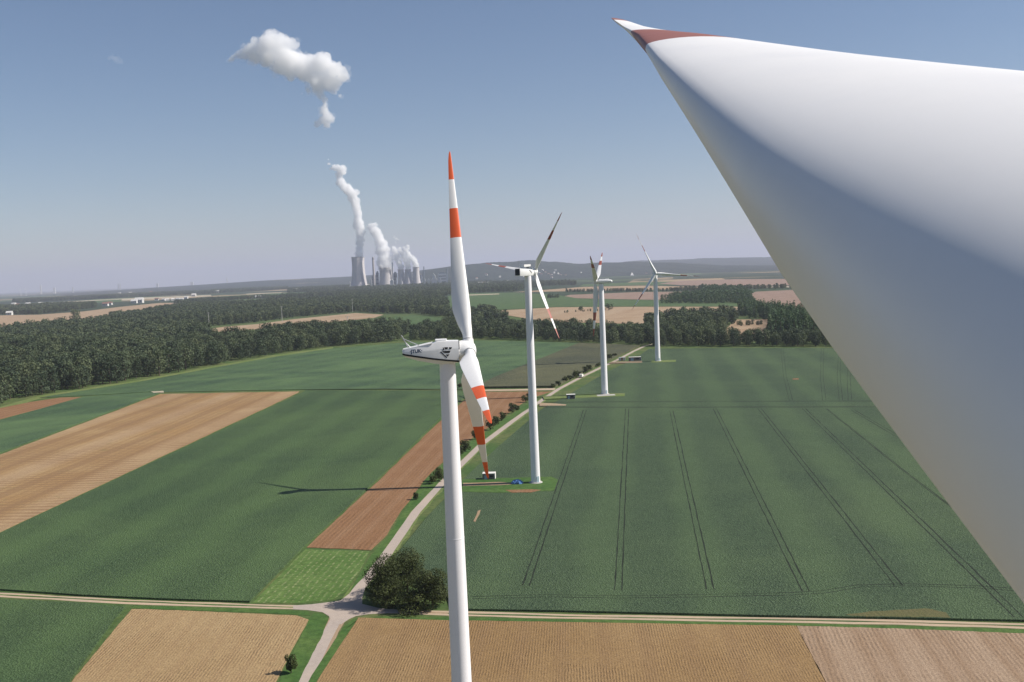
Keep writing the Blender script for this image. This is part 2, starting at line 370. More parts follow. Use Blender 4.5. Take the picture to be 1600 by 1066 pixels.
# light cut swathes and clearings round the turbine feet
sheet('turf', wav([(722, 751), (800, 749), (862, 747), (872, 752), (866, 769), (800, 772), (722, 771)], 0.7, 8), 0.46, VERGE, 'stuff')
sheet('bare_track', wav([(724, 757), (780, 755.5), (820, 758), (780, 760.5), (724, 762)], 0.4, 10), 0.48, FARTAN)
sheet('bare_earth', wav([(790, 768), (830, 767), (846, 768), (830, 772), (800, 772)], 0.5, 8), 0.49, SOIL_F)
sheet('turf', wav([(848, 621), (915, 617), (976, 616), (976, 620.5), (915, 622.5), (850, 625)], 0.3, 10), 0.46, VERGE_Y, 'stuff')
sheet('gravel_pad', [(932, 618.5), (960, 617.3), (962, 619.2), (934, 620.7)], 0.50, M['concrete'])
sheet('gravel_pad', [(955, 566.5), (1003, 565.2), (1003.5, 567.6), (952, 569)], 0.50, FARTAN)
sheet('turf', wav([(1018, 564.5), (1056, 563.5), (1056, 566.5), (1018, 567.5)], 0.2, 10), 0.47, VERGE_Y, 'stuff')
sheet('dirt_path', [(843, 631), (868, 632), (885, 633.5), (884, 635.2), (843, 635.5)], 0.47, FARTAN)
sheet('bare_earth', wav([(1322, 964), (1358, 959), (1450, 954), (1478, 961), (1484, 968.5), (1330, 966.3)], 1.2, 8), 0.45, stubble_mat('weedy_earth', (0.16, 0.125, 0.065), (0.13, 0.15, 0.055), (0.08, 0.10, 0.04), 0, 1.0, green=0.6))
sheet('bare_earth', wav([(740, 817), (747, 801), (751, 799), (749, 806), (743, 818)], 0.4, 5), 0.46, FARTAN)
sheet('bare_earth', wav([(1238, 593), (1248, 592.3), (1248, 594.2), (1239, 594.6)], 0.2, 5), 0.46, SOIL_F)
sheet('bare_earth', wav([(236, 613), (255, 611.8), (256, 613.8), (240, 615)], 0.3, 5), 0.45, FARPALE)

# roads
def road_mat(name, c):
    s = NT(name, 0.9, 0.2)
    n = s.noise(0.9, 6, 0.7); n2 = s.noise(0.08, 4, 0.6)
    k = s.mix(s.ramp(n, [(0.4, 0.0), (0.7, 0.5)]), c, [x*0.7 for x in c])
    s.color(s.mix(s.ramp(n2, [(0.4, 0.0), (0.65, 0.4)]), k, (c[0]*1.2, c[1]*1.15, c[2]*1.05))); s.bump(n, 0.3, 0.05); return s.m
M['road'] = road_mat('farm_road_concrete', (0.40, 0.335, 0.285))
M['dirt'] = road_mat('dirt_track', (0.44, 0.34, 0.24))
def ribbon(name, pts, width, z, mat, kind='structure', wob=0.0, px=True):
    P = [G(x, y) for x, y in pts] if px else [Vector(p) for p in pts]
    Q = []
    for a, b in zip(P, P[1:]):
        k = max(1, int((b - a).length / 6))
        Q += [a.lerp(b, i / k) for i in range(k)]
    Q.append(P[-1])
    V = []; F = []
    for i, p in enumerate(Q):
        d = (Q[min(i+1, len(Q)-1)] - Q[max(i-1, 0)]); d.z = 0; d.normalize(); nrm = Vector((-d.y, d.x, 0))
        wd = width[0] + (width[1]-width[0]) * i / (len(Q)-1) if isinstance(width, tuple) else width
        a, b = wd/2 + random.uniform(-wob, wob), wd/2 + random.uniform(-wob, wob)
        V += [p + nrm*a + Vector((0,0,z)), p - nrm*b + Vector((0,0,z))]
        if i: F.append((2*i-2, 2*i-1, 2*i+1, 2*i))
    return tag(link(name, mesh(name, V, F), mat), kind=kind)
ne = [(548, 938), (570, 908), (603, 868), (650, 800), (684, 762), (713, 733), (752, 695), (800, 659), (834, 634), (873, 608), (910, 588.5), (942, 573), (965, 562.5), (990, 549), (1008, 540.5), (1035, 534)]
ribbon('verge', ne, 4.6, 0.010, VERGE_Y, wob=0.5)
ribbon('road', ne, 2.7, 0.022, M['road'], wob=0.06)
so = [(540, 942), (524, 970), (505, 1005), (475, 1068), (430, 1160)]
ribbon('verge', so, 3.6, 0.012, FARTAN, wob=0.3)
ribbon('road', so, 2.5, 0.026, M['road'], wob=0.06)
we = [(-120, 924), (0, 930), (130, 936.5), (200, 940.5), (380, 947), (470, 949.5), (530, 948)]
ribbon('road', we, 2.7, 0.018, M['dirt'], wob=0.25)
ribbon('verge', [(p[0], p[1] - 0.3) for p in we[:-1]], 0.7, 0.030, VERGE_Y, wob=0.2)
ea = [(545, 951), (600, 955), (660, 957.5), (880, 963.5), (1200, 969), (1400, 972.5), (1600, 978.5), (1800, 985)]
ribbon('road', ea, 2.7, 0.020, M['dirt'], wob=0.2)
ribbon('verge', ea[2:], 0.6, 0.030, FARTAN, wob=0.15)
sheet('road', [(458, 946.5), (487, 944.5), (512, 941.5), (532, 938.5), (543, 930), (556, 920), (572, 906), (571, 918), (566, 934), (566, 944), (590, 950), (622, 954.5), (622, 957.8), (576, 960), (556, 963), (545, 968), (533, 976), (518, 972), (514, 963), (504, 957), (480, 953.5), (458, 952.5)], 0.034, M['road'], skirt=False)
# side strips of rough grass
sheet('grass_strip', wav([(484, 966), (492, 958), (508, 961), (514, 968), (500, 1000), (466, 1066), (440, 1120), (400, 1150), (436, 1064), (464, 1006)], 1.0, 8), 0.05, VERGE, 'stuff', skirt=False)
sheet('grass_strip', wav([(210, 947), (380, 951), (480, 956), (486, 962), (380, 957), (205, 951)], 0.8, 10), 0.05, VERGE, 'stuff', skirt=False)
sheet('grass_strip', wav([(536, 980), (552, 967), (600, 963), (720, 965.5), (960, 969.5), (1240, 974.5), (1600, 984), (1750, 989), (1750, 995), (1600, 990.5), (1244, 978), (960, 973.5), (700, 969.5), (562, 966), (497, 1064), (460, 1130), (440, 1130)], 0.8, 12), 0.05, VERGE, 'stuff', skirt=False)
sheet('grass_strip', wav([(546, 925), (560, 900), (581, 866), (606, 838), (632, 797), (664, 751), (690, 727), (722, 698), (745, 685), (788, 655), (828, 628), (838, 630), (796, 658), (748, 693), (708, 731), (678, 763), (643, 799), (596, 866), (566, 905)], 0.5, 8), 0.045, VERGE, 'stuff', skirt=False)
sheet('dirt_path', [(757, 609.2), (800, 608.8), (868, 607), (866, 610), (800, 611), (757, 611.5)], 0.14, M['dirt'])

ribbon('verge', [(-120, 923.8), (0, 929.8), (130, 936.3), (200, 940.3), (380, 946.8), (440, 948.5)], 0.55, 0.038, FARGREEN, wob=0.24)
ribbon('verge', [(700, 958.4), (880, 963.3), (1200, 968.8), (1400, 972.3), (1600, 978.3), (1800, 984.8)], 0.5, 0.038, FARGREEN, wob=0.22)
# wheel tracks pressed through the beet crop
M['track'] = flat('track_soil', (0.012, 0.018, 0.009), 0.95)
def trampair(pts, gap=1.5, wd=0.33, z=0.432):
    P = [G(x, y) for x, y in pts]; MBt = None
    V = []; F = []
    for sgn in (-1, 1):
        Q = []
        for a, b in zip(P, P[1:]):
            k = max(1, int((b - a).length / 5)); Q += [a.lerp(b, i / k) for i in range(k)]
        Q.append(P[-1]); o = len(V)
        for i, p in enumerate(Q):
            d = Q[min(i+1, len(Q)-1)] - Q[max(i-1, 0)]; d.normalize(); nn = Vector((-d.y, d.x, 0))
            c = p + nn * (sgn * gap / 2 + random.uniform(-.07, .07)); h = wd/2 * random.uniform(0.5, 1.25)
            V += [c + nn*h + Vector((0,0,z)), c - nn*h + Vector((0,0,z))]
            if i: F.append((o+2*i-2, o+2*i-1, o+2*i+1, o+2*i))
    return tag(link('wheel_track', mesh('wheel_track', V, F), M['track']), kind='structure')
for a, b in [((980, 640), (966, 926)), ((1049, 643), (1110, 924)), ((1117, 640), (1259, 927)), ((1187, 640), (1404, 918)), ((1256, 640), (1592, 968)), ((1332, 642), (1600, 800)), ((914, 642), (822, 918)), ((1405, 640), (1660, 740))]:
    trampair([a, ((a[0]+b[0])/2, (a[1]+b[1])/2), b])
trampair([(1291, 640), (1420, 744), (1600, 880)], 0.5, 0.3)
trampair([(738, 937), (860, 934), (960, 936), (1100, 934), (1240, 931), (1290, 928), (1340, 919), (1420, 917), (1520, 920), (1640, 928)], 1.5, 0.28)
trampair([(850, 630), (1000, 629), (1200, 628.6), (1420, 628)], 2.6, 1.0)
trampair([(850, 637.5), (1000, 638), (1200, 637.6), (1420, 637)], 2.6, 1.0)
for x0, x1 in ((1282, 1285), (1308, 1312), (1322, 1329), (1230, 1222)):
    trampair([(x1, 546), ((x0+x1)/2+.5, 590), (x0 + 6, 627)], 1.6, 0.22)
trampair([(478, 609.6), (600, 608.6), (690, 609.4), (740, 610)], 1.0, 0.8, 0.44)

# far fields (each about its own real distance, sheets a few decimetres proud of the plain)
far = [
 (FARTAN, [(-120, 505), (0, 493), (60, 492), (130, 487), (185, 480), (250, 473.5), (300, 473), (262, 481), (150, 501), (40, 514), (-120, 540)]),
 (FARTAN, [(310, 517), (350, 511), (400, 507), (460, 499), (556, 489.5), (600, 492), (585, 497), (480, 508), (400, 515), (330, 520)]),
 (FARGREEN, [(575, 500), (620, 495), (650, 493), (712, 499), (712, 512), (660, 517), (600, 509)]),
 (FARGREEN, [(12, 480), (17, 477.5), (122, 471.6), (190, 468), (190, 472), (122, 474.5), (40, 480)]),
 (FARPALE, [(30, 476.5), (110, 471), (230, 465), (330, 461), (330, 463), (235, 467.3), (120, 474), (30, 479)]),
 (FARTAN, [(70, 464), (150, 460), (240, 455), (330, 451), (430, 447), (430, 449.5), (330, 454), (240, 458.5), (150, 463.5), (70, 467)]),
 (FARGREEN, [(700, 463), (735, 458.5), (800, 457.5), (870, 461), (905, 467), (1000, 469.5), (1080, 470), (1152, 473.5), (1150, 479), (1000, 479), (869, 480), (762, 485), (700, 492)]),
 (FARTAN, [(757, 487), (869, 480.5), (1000, 479.8), (1150, 479.8), (1165, 482), (1140, 495), (1000, 507), (850, 503)]),
 (FARTAN, [(800, 457), (860, 452.5), (912, 448.5), (1000, 446.5), (1100, 448.5), (1110, 451), (1000, 453.5), (880, 455.5)]),
 (FARPINK, [(868, 466.5), (890, 461), (1000, 456.5), (1080, 456), (1112, 457.5), (1085, 463), (1050, 469), (1000, 468.5), (905, 466.5)]),
 (FARGREEN, [(905, 448), (912, 444.5), (1000, 441), (1060, 440), (1060, 445.5), (1000, 446)]),
 (FARPINK, [(1030, 443.5), (1062, 439), (1150, 436.5), (1260, 436), (1500, 434), (1500, 444), (1260, 446), (1110, 447.3), (1062, 446)]),
 (FARPALE, [(1110, 449), (1240, 447.6), (1500, 446), (1500, 447.5), (1240, 449.3)]),
 (FARPINK, [(1170, 460), (1182, 456), (1245, 453), (1500, 450), (1500, 505), (1270, 487), (1232, 481), (1182, 472), (1172, 470)]),
 (FARTAN, [(1120, 527), (1150, 500), (1200, 499), (1198, 529), (1150, 533)]),
 (FARPALE, [(384, 459.2), (440, 456.8), (440, 457.8), (386, 460.4)]),
 (FARGREEN, [(330, 464), (420, 459), (480, 456), (480, 459.5), (420, 463), (335, 467)]),
 (FARTAN, [(455, 452), (545, 447), (545, 449), (455, 454)]),
 (FARTAN, [(20, 471), (120, 466), (200, 462.4), (200, 463.8), (120, 468), (20, 473)]),
 (FARPALE, [(722, 461), (780, 459), (780, 460.2), (722, 462.4)]),
]
for k, (mt, p) in enumerate(far):
    sheet('far_field', p, 0.25 + 0.05 * (k % 4), mt, skirt=False)

# ------------------------------------------------------------------ far hills
def interp(x, T):
    return float(np.interp(x, [t[0] for t in T], [t[1] for t in T]))
ridge1 = [(60, 463), (150, 456), (250, 449), (330, 444), (420, 438), (500, 434.5), (560, 431.5), (640, 425), (690, 418.5), (740, 412.5), (800, 409), (832, 407.3), (865, 409.5), (900, 412.5), (940, 411), (980, 409.5), (1060, 411), (1130, 415), (1200, 415), (1300, 415), (1500, 417), (1700, 415)]
ridge2 = [(940, 413), (1000, 407.5), (1060, 406), (1100, 403.8), (1200, 402), (1330, 401), (1500, 398), (1700, 399)]
def hor(px): return 533 - 0.0 + (-109 - (px - 800) * math.sin(ROLL)) / math.cos(ROLL)
_ph = [rng.uniform(0, 6.28, 8) for _ in range(2)]
def hill_h(px, D, D0, D1, ridge):
    """terrain height at azimuth of photo column px, distance D"""
    top = HC + (hor(px) - interp(px, ridge)) / 1600 * D1 * 1.0
    t = min(1, max(0, (D - D0) / (D1 - D0))); t = t * t * (3 - 2 * t)
    t += 0.05 * math.sin(px * 0.031 + D * 0.0021) * t * (1 - t) * 4
    return top * t
def hills(name, ridge, D0, D1, x0, x1, mat):
    xs = np.arange(x0, x1 + 1, 6.0); ds = list(np.linspace(D0, D1, 26)) + [D1 * 1.06, D1 * 1.2, D1 * 1.5]
    V = []; F = []
    for i, px in enumerate(xs):
        base = ray(px, hor(px)); sx = base.x / base.y
        for j, D in enumerate(ds):
            h = hill_h(px, min(D, D1), D0, D1, ridge)
            if D > D1: h *= {0: 0.97, 1: 0.8, 2: 0.3}[ds.index(D) - 26]
            h += (3.0 * math.sin(px * 0.11 + j) + 2.5 * math.sin(px * 0.23 + 2.1 * j)) * (1 if j else 0) * min(1, max(0, (px - 600) / 150))
            V.append((sx * D, D, h - (3.0 if j == 0 else 0)))
    n = len(ds)
    for i in range(len(xs) - 1):
        for j in range(n - 1):
            F.append((i*n+j, (i+1)*n+j, (i+1)*n+j+1, i*n+j+1))
    o = link(name, mesh(name, V, F), mat, smooth=True); return tag(o, kind='structure')
def hill_mat(name, tan=0.5):
    s = NT(name, 0.95, 0.1)
    n = s.noise(0.02, 5, 0.7); b = s.noise(0.0012, 5, 0.6, vec=s.coord(0, (0.7, 1.6, 1)))
    c = s.mix(s.ramp(n, [(0.4, 0.0), (0.65, 1.0)]), (0.016, 0.027, 0.022), (0.038, 0.056, 0.040))
    c = s.mix(s.ramp(b, [(tan, 0.0), (tan + 0.03, 1.0)]), c, (0.30, 0.24, 0.15))
    s.color(c); s.bump(n, 1.0, 14); return s.m
M['hill'] = hill_mat('wooded_hill', 0.72); M['hill_far'] = hill_mat('far_hill', 0.64)
hills('hill', ridge1, 7300, 9600, 660, 1780, M['hill'])
hills('hill', ridge1, 9500, 13500, 60, 700, M['hill_far'])
hills('hill', ridge2, 11500, 15500, 900, 1780, M['hill'])

# ------------------------------------------------------------------ trees
def crown_quads(n, size, H, W, lobes=9, base=0.22, seed=0, shape='broad'):
    r = np.random.default_rng(seed)
    if shape == 'broad':
        L = []
        for k in range(lobes):
            t = (k + 0.5) / lobes; z = H * (base + (0.97 - base) * t)
            rad = W / 2 * math.sin(math.pi * min(0.96, 0.25 + 0.68 * t)) ** 0.7
            a = k * 2.4 + r.uniform(-.5, .5); off = rad * r.uniform(0.35, 0.62)
            s = W * r.uniform(0.20, 0.30)
            L.append((off * math.cos(a), off * math.sin(a), min(z, H - s * 0.8), s, s * r.uniform(0.7, 0.95)))
    elif shape == 'tall':
        L = [(r.normal(0, W*0.12), r.normal(0, W*0.12), H * (base + (0.93-base) * (k+.5)/lobes), W*0.34*(1.05-0.55*(k/lobes)), H*0.13) for k in range(lobes)]
    else:
        L = []
        for k in range(lobes):
            a = k * 2.4; off = W * 0.30 * math.sqrt((k+.5)/lobes); s = W * r.uniform(0.17, 0.26)
            L.append((off*math.cos(a), off*math.sin(a), H * (r.uniform(0.22, 0.5) if k % 2 else r.uniform(0.5, 0.8)), s, s * (H/W) * 0.9))
    L = np.array(L); wgt = L[:, 3] ** 2; pick = r.choice(len(L), n, p=wgt / wgt.sum())
    d = r.normal(size=(n, 3)); d /= np.linalg.norm(d, axis=1)[:, None]
    rad = r.uniform(0.72, 1.08, n)[:, None]
    C = L[pick][:, :3] + d * rad * L[pick][:, [3, 3, 4]]
    C[:, 2] = np.maximum(C[:, 2], H * base * 0.5)
    nrm = d + r.normal(scale=0.55, size=(n, 3)); nrm[:, 2] += 0.25; nrm /= np.linalg.norm(nrm, axis=1)[:, None]
    u = np.cross(nrm, r.normal(size=(n, 3))); u /= np.linalg.norm(u, axis=1)[:, None]; v = np.cross(nrm, u)
    s1 = (size * r.uniform(0.6, 1.3, n))[:, None]; s2 = s1 * r.uniform(0.5, 0.9, (n, 1))
    V = np.stack([C - u*s1*0.5, C + v*s2*0.5, C + u*s1*0.5, C - v*s2*0.5], 1).reshape(-1, 3)
    return V
def trunk_mb(H, r, W):
    t = MB(); t.tube((0, 0, -0.3), (0.1, 0, H * 0.35), r, r * 0.75, 8); t.tube((0.1, 0, H*0.35), (0, 0.1, H*0.8), r*0.75, r*0.25, 8)
    for a in range(4):
        an = a * 1.7 + 0.4; t.tube((0.08, 0, H * (0.28 + 0.09*a)), (W*0.28*math.cos(an), W*0.28*math.sin(an), H * (0.48 + 0.1*a)), r*0.4, r*0.12, 6)
    return t
variants = []
def make_variant(kind, H, W, n, size, seed, shape, mat, lobes=9, base=0.2):
    V = crown_quads(n, size, H, W, lobes, base, seed, shape)
    cm = quads_mesh('crown', V, n); cm.materials.append(mat)
    t = trunk_mb(H, 0.02 * H + 0.05, W); tm = mesh('trunk', t.V, t.F); tm.materials.append(M['bark'])
    return dict(kind=kind, crown=cm, trunk=tm, H=H, W=W)
VB = [make_variant('tree', 17, 11, 620, 1.25, 10 + k, 'broad', M['leaf'], 10 + k % 3, 0.15) for k in range(5)]
VT = [make_variant('tree', 20, 7, 460, 1.15, 30 + k, 'tall', M['leaf_young'], 8, 0.08) for k in range(3)]
VM = [make_variant('tree', 18, 13, 260, 2.3, 50 + k, 'broad', M['leaf'], 9, 0.12) for k in range(3)]      # distant
VMT = [make_variant('tree', 18, 11, 220, 2.1, 60 + k, 'broad', M['leaf_young'], 9, 0.1) for k in range(2)]

def scatter(poly, step, hmin, hmax, kind='b'):
    P = [G(x, y) for x, y in poly]; X = np.array([p.x for p in P]); Y = np.array([p.y for p in P])
    xs = np.arange(X.min(), X.max(), step); ys = np.arange(Y.min(), Y.max(), step)
    gx, gy = np.meshgrid(xs, ys); gx = gx.ravel() + rng.uniform(-.45, .45, gx.size) * step; gy = gy.ravel() + rng.uniform(-.45, .45, gy.size) * step
    ins = np.zeros(gx.size, bool); j = len(P) - 1
    for i in range(len(P)):
        c = ((Y[i] > gy) != (Y[j] > gy)) & (gx < (X[j] - X[i]) * (gy - Y[i]) / (Y[j] - Y[i] + 1e-9) + X[i]); ins ^= c; j = i
    gx, gy = gx[ins], gy[ins]
    # a few natural openings
    keep = (np.sin(gx * 0.013 + 1.3) * np.sin(gy * 0.011 + 0.4) + rng.uniform(-.5, .5, gx.size)) > -1.12
    gx, gy = gx[keep], gy[keep]
    h = rng.uniform(hmin, hmax, gx.size) * (1 + 0.12 * np.sin(gx * 0.02) * np.cos(gy * 0.017))
    return [(x, y, hh, kind) for x, y, hh in zip(gx, gy, h)]

W1 = [(-120, 664), (0, 633), (60, 617.5), (130, 607), (230, 591), (330, 572), (430, 554), (520, 541.5), (622, 533.5), (640, 519), (600, 521), (480, 528), (400, 535), (330, 539), (240, 545), (0, 552), (-120, 560)]
W1b = [(-120, 559), (0, 551), (240, 544), (322, 538), (328, 523), (300, 514), (150, 505.5), (40, 518), (-120, 545)]
W2 = [(150, 503.5), (262, 484), (300, 478), (420, 474), (500, 470), (570, 464), (690, 464), (700, 478), (702, 496), (655, 491), (600, 490), (556, 487.5), (460, 496), (400, 504), (348, 509), (310, 510)]
W3 = [(700, 515), (742, 511), (850, 520), (1000, 526), (1060, 519), (1100, 511), (1138, 508), (1128, 530), (1130, 542), (1010, 541.5), (900, 535.5), (760, 530), (700, 531), (642, 533), (650, 520)]
W3b = [(1128, 542), (1300, 542), (1500, 541), (1500, 534), (1300, 535), (1130, 535.5)]
W3c = [(1202, 532), (1500, 532), (1500, 507), (1300, 506), (1240, 497), (1180, 488), (1150, 491), (1168, 499), (1203, 501)]
W4 = [(1030, 475), (1060, 467), (1112, 459), (1092, 453), (1165, 456), (1168, 463), (1176, 473), (1150, 474.5)]
trees_near = []
GAP = [(-120, 587), (0, 571), (120, 566), (230, 558), (307, 549), (400, 541), (400, 536), (307, 543), (230, 550), (120, 558), (0, 563), (-120, 577)]
def inside(x, y, poly):
    P = [G(*q) for q in poly]; c = False; j = len(P) - 1
    for i in range(len(P)):
        if (P[i].y > y) != (P[j].y > y) and x < (P[j].x - P[i].x) * (y - P[i].y) / (P[j].y - P[i].y) + P[i].x: c = not c
        j = i
    return c
trees_near += [t + ('W1',) for t in scatter(W1, 8.8, 10, 21) if not inside(t[0], t[1], GAP)]
trees_near += [t + ('W3',) for t in scatter(W3, 8.6, 9, 17)]
trees_near += [t + ('W3b',) for t in scatter(W3b, 7.5, 9, 13)]
trees_near += [t + ('W3c',) for t in scatter(W3c, 8.0, 15, 22, 't')]
far_trees = []
far_trees += scatter(W1b, 9.5, 10, 17)
far_trees += scatter(W2, 12, 10, 17)
far_trees += scatter(W4, 12, 10, 18, 't')
far_trees += scatter([(700, 496), (762, 488), (800, 503), (740, 506), (702, 510)], 11, 10, 16)
bands = [
 ([(-120, 500), (0, 491), (60, 491), (100, 487), (150, 481), (150, 477), (60, 480), (-120, 488)], 13, 16),
 ([(270, 474), (330, 468.5), (420, 464.5), (420, 466), (330, 471), (280, 476)], 15, 12),
 ([(420, 466), (500, 461.5), (580, 457.5), (580, 459), (500, 463.5), (420, 468)], 16, 14),
 ([(560, 456), (700, 453), (700, 463), (570, 463), (520, 464)], 17, 15),
 ([(480, 458), (560, 454.5), (560, 455.5), (480, 459)], 20, 13),
 ([(20, 474), (120, 469), (230, 463.5), (330, 459.5), (330, 456), (230, 459), (120, 465), (20, 470)], 22, 16),
 ([(330, 459), (450, 452.5), (450, 449), (330, 455)], 26, 17),
 ([(450, 452), (560, 447), (700, 446), (860, 446), (800, 456), (735, 458), (700, 461), (560, 453.5), (450, 458)], 20, 16),
 ([(560, 446), (700, 442), (900, 442), (900, 446), (860, 447), (700, 446.5), (560, 447.5)], 28, 16),
 ([(885, 455.9), (1000, 454.9), (1100, 454), (1100, 455), (1000, 456), (885, 457)], 14, 9),
 ([(855, 465.4), (873, 464.6), (873, 465.6), (855, 466.6)], 12, 9),
 ([(1060, 452), (1240, 449.6), (1240, 451), (1090, 454)], 15, 10),
 ([(868, 489.5), (960, 484), (960, 484.8), (868, 490.3)], 11, 4),
 ([(700, 497), (712, 495), (712, 492), (700, 492)], 10, 12),
 ([(1125, 520), (1150, 517), (1150, 519), (1125, 523)], 9, 6), ([(1150, 508), (1190, 507), (1190, 509), (1150, 511)], 8, 6),
 ([(1140, 531), (1200, 529), (1200, 531), (1140, 533)], 8, 5),
 ([(0, 515), (150, 503.6), (150, 502.6), (0, 513)], 30, 9),
 ([(1010, 517), (1010, 505), (1060, 498), (1152, 495), (1150, 507), (1100, 507)], 10, 13),
]
for p, st, h in bands: far_trees += scatter(p, st, h * 0.75, h * 1.2)
# isolated round trees in the far meadow
for px, py, h in ((115, 500, 26), (30, 513, 13), (52, 509, 12), (47, 511, 10)): pass

# individual trees: the nearest ones in view
def visible_score(t):
    q = project((t[0], t[1], t[2] * 0.7))
    if not q: return -1
    x, y, z = q
    if not (3 < x < 1597 and y < 1060): return -1
    if x > 965 + (y - 40) / 1.37 - 6 and y > 40 and x > 1000: return -1        # behind the big blade
    return (14 + 0.15 * t[2]) / z        # the nearest rows
sc_t = sorted(((visible_score(t), i) for i, t in enumerate(trees_near)), reverse=True)
chosen = []; cnt = {'W1': 0, 'W3': 0, 'W3b': 0, 'W3c': 0}; QUOTA = {'W1': 155, 'W3': 50, 'W3b': 38, 'W3c': 36}
for s_, i in sc_t:
    if s_ <= 0: break
    wood = trees_near[i][4]
    if cnt[wood] < QUOTA[wood]: cnt[wood] += 1; chosen.append(i)
chosen_set = set(chosen)
TINFO = {'W1': ('dark broadleaf tree in the front rows of the wood along the left green field', 'trees at the front of the left wood'),
         'W3': ('broadleaf tree in the dark wood edge behind the turbines and the road end', 'trees at the front of the wood behind the turbines'),
         'W3b': ('low dark tree in the straight row along the far edge of the right field', 'trees in the straight row behind the right field'),
         'W3c': ('slender paler tree in the dense young plantation beside the big blade', 'young plantation trees at the right')}
def place_tree(x, y, h, var, label, cat, group, name, sxy=None, z=0):
    root = empty(name, (x, y, z), random.uniform(0, 6.28), label, cat, group)
    s = h / var['H']; root.scale = ((sxy or s) * random.uniform(.9, 1.1), (sxy or s) * random.uniform(.9, 1.1), s)
    for nm, me in (('crown', var['crown']), ('trunk', var['trunk'])):
        o = bpy.data.objects.new(nm, me); col.objects.link(o); o.parent = root
    return root
for i in chosen:
    x, y, h, kd, wd = trees_near[i]
    lab, grp = TINFO[wd]
    place_tree(x, y, h, random.choice(VT if kd == 't' else VB), lab, 'tree', grp, 'tree')
rest = [t for i, t in enumerate(trees_near) if i not in chosen_set]

def instancer(name, pts, variants_by_kind, label):
    """one object whose points carry tree crowns (geometry nodes)"""
    kinds = sorted(variants_by_kind)
    protos = [v for k in kinds for v in variants_by_kind[k]]
    off = {}; c = 0
    for k in kinds: off[k] = (c, len(variants_by_kind[k])); c += len(variants_by_kind[k])
    n = len(pts); me = bpy.data.meshes.new(name); me.vertices.add(n)
    me.vertices.foreach_set('co', np.array([(p[0], p[1], 0.0) for p in pts], np.float32).ravel())
    idx = np.array([off[p[3]][0] + random.randrange(off[p[3]][1]) for p in pts], np.int32)
    s = np.array([p[2] / protos[k]['H'] for p, k in zip(pts, idx)], np.float32)
    a = me.attributes.new('pick', 'INT', 'POINT'); a.data.foreach_set('value', idx)
    a = me.attributes.new('size', 'FLOAT', 'POINT'); a.data.foreach_set('value', s)
    a = me.attributes.new('spin', 'FLOAT', 'POINT'); a.data.foreach_set('value', rng.uniform(0, 6.28, n).astype(np.float32))
    o = link(name, me, None)
    tag(o, label, None, None, 'stuff')
    ng = bpy.data.node_groups.new(name, 'GeometryNodeTree')
    ng.interface.new_socket('Geometry', in_out='INPUT', socket_type='NodeSocketGeometry')
    ng.interface.new_socket('Geometry', in_out='OUTPUT', socket_type='NodeSocketGeometry')
    N = ng.nodes; L = ng.links
    gi = N.new('NodeGroupInput'); go = N.new('NodeGroupOutput')
    iop = N.new('GeometryNodeInstanceOnPoints'); iop.inputs['Pick Instance'].default_value = True
    gti = N.new('GeometryNodeGeometryToInstance')
    for v in reversed(protos):       # multi-input sockets list newest link first
        oi = N.new('GeometryNodeObjectInfo'); oi.transform_space = 'ORIGINAL'
        oi.inputs['Object'].default_value = v['src']
        L.new(oi.outputs['Geometry'], gti.inputs[0])
    def attr(nm, typ):
        x = N.new('GeometryNodeInputNamedAttribute'); x.data_type = typ; x.inputs['Name'].default_value = nm
        return x.outputs[0]
    L.new(gi.outputs[0], iop.inputs['Points']); L.new(gti.outputs[0], iop.inputs['Instance'])
    L.new(attr('pick', 'INT'), iop.inputs['Instance Index'])
    cx = N.new('ShaderNodeCombineXYZ'); L.new(attr('spin', 'FLOAT'), cx.inputs[2]); L.new(cx.outputs[0], iop.inputs['Rotation'])
    L.new(attr('size', 'FLOAT'), iop.inputs['Scale'])
    L.new(iop.outputs[0], go.inputs[0])
    md = o.modifiers.new('trees', 'NODES'); md.node_group = ng
    return o
# one placed tree of every distant form stands in the woods and is the source of its copies
for k, v in enumerate(VB + VT): v['src'] = next(o for o in col.objects if o.data is v['crown'] and o.name.startswith('crown'))
for k, v in enumerate(VM + VMT):
    t = [q for q in far_trees if q[3] == 'b' or True][37 + 211 * k]
    root = place_tree(t[0], t[1], t[2], v, 'tree inside the distant wood beyond the tan strip, %s of five from the viewer' % ORD[k], 'tree', 'trees of the distant wood', 'tree')
    v['src'] = [c for c in root.children if c.name.startswith('crown')][0]
instancer('woodland', rest, {'b': VB, 't': VT}, 'dense mixed wood behind the front rows of trees')
instancer('woodland', far_trees, {'b': VM, 't': VMT}, 'far woods and hedges across the plain')

# junction trees and roadside bushes (bigger leaf counts)
def bush(px, py, h, wd, label, name='bush', cat='bush', group=None, n=900, size=0.45, seed=0, mat='leaf_bush', base=0.02, lobes=9, dx=0):
    v = make_variant('bush', h, wd, n, size, seed, 'bush', M[mat], lobes, base)
    p = G(px, py); return place_tree(p.x + dx, p.y, h, v, label, cat, group, name)
bush(602, 944, 10.5, 9.5, 'large dark spreading tree at the corner of the road junction, left of the tree clump', 'tree', 'tree', n=9500, size=0.32, seed=1, lobes=16)
bush(637, 925, 10.0, 9.0, 'olive green tree in the middle of the clump at the road junction', 'tree', 'tree', n=8000, size=0.32, seed=2, lobes=14)
bush(676, 950, 9.0, 8.5, 'yellowish green tree at the right end of the junction clump, next to the near tower', 'tree', 'tree', n=8000, size=0.32, seed=3, lobes=14)
bush(606, 949, 5.6, 7.5, 'low bright bush in front of the large dark junction tree', n=2600, size=0.36, seed=4, lobes=10)
bush(646, 954, 4.2, 9.0, 'low dark undergrowth bush at the foot of the junction clump', n=2600, size=0.38, seed=5, lobes=12)
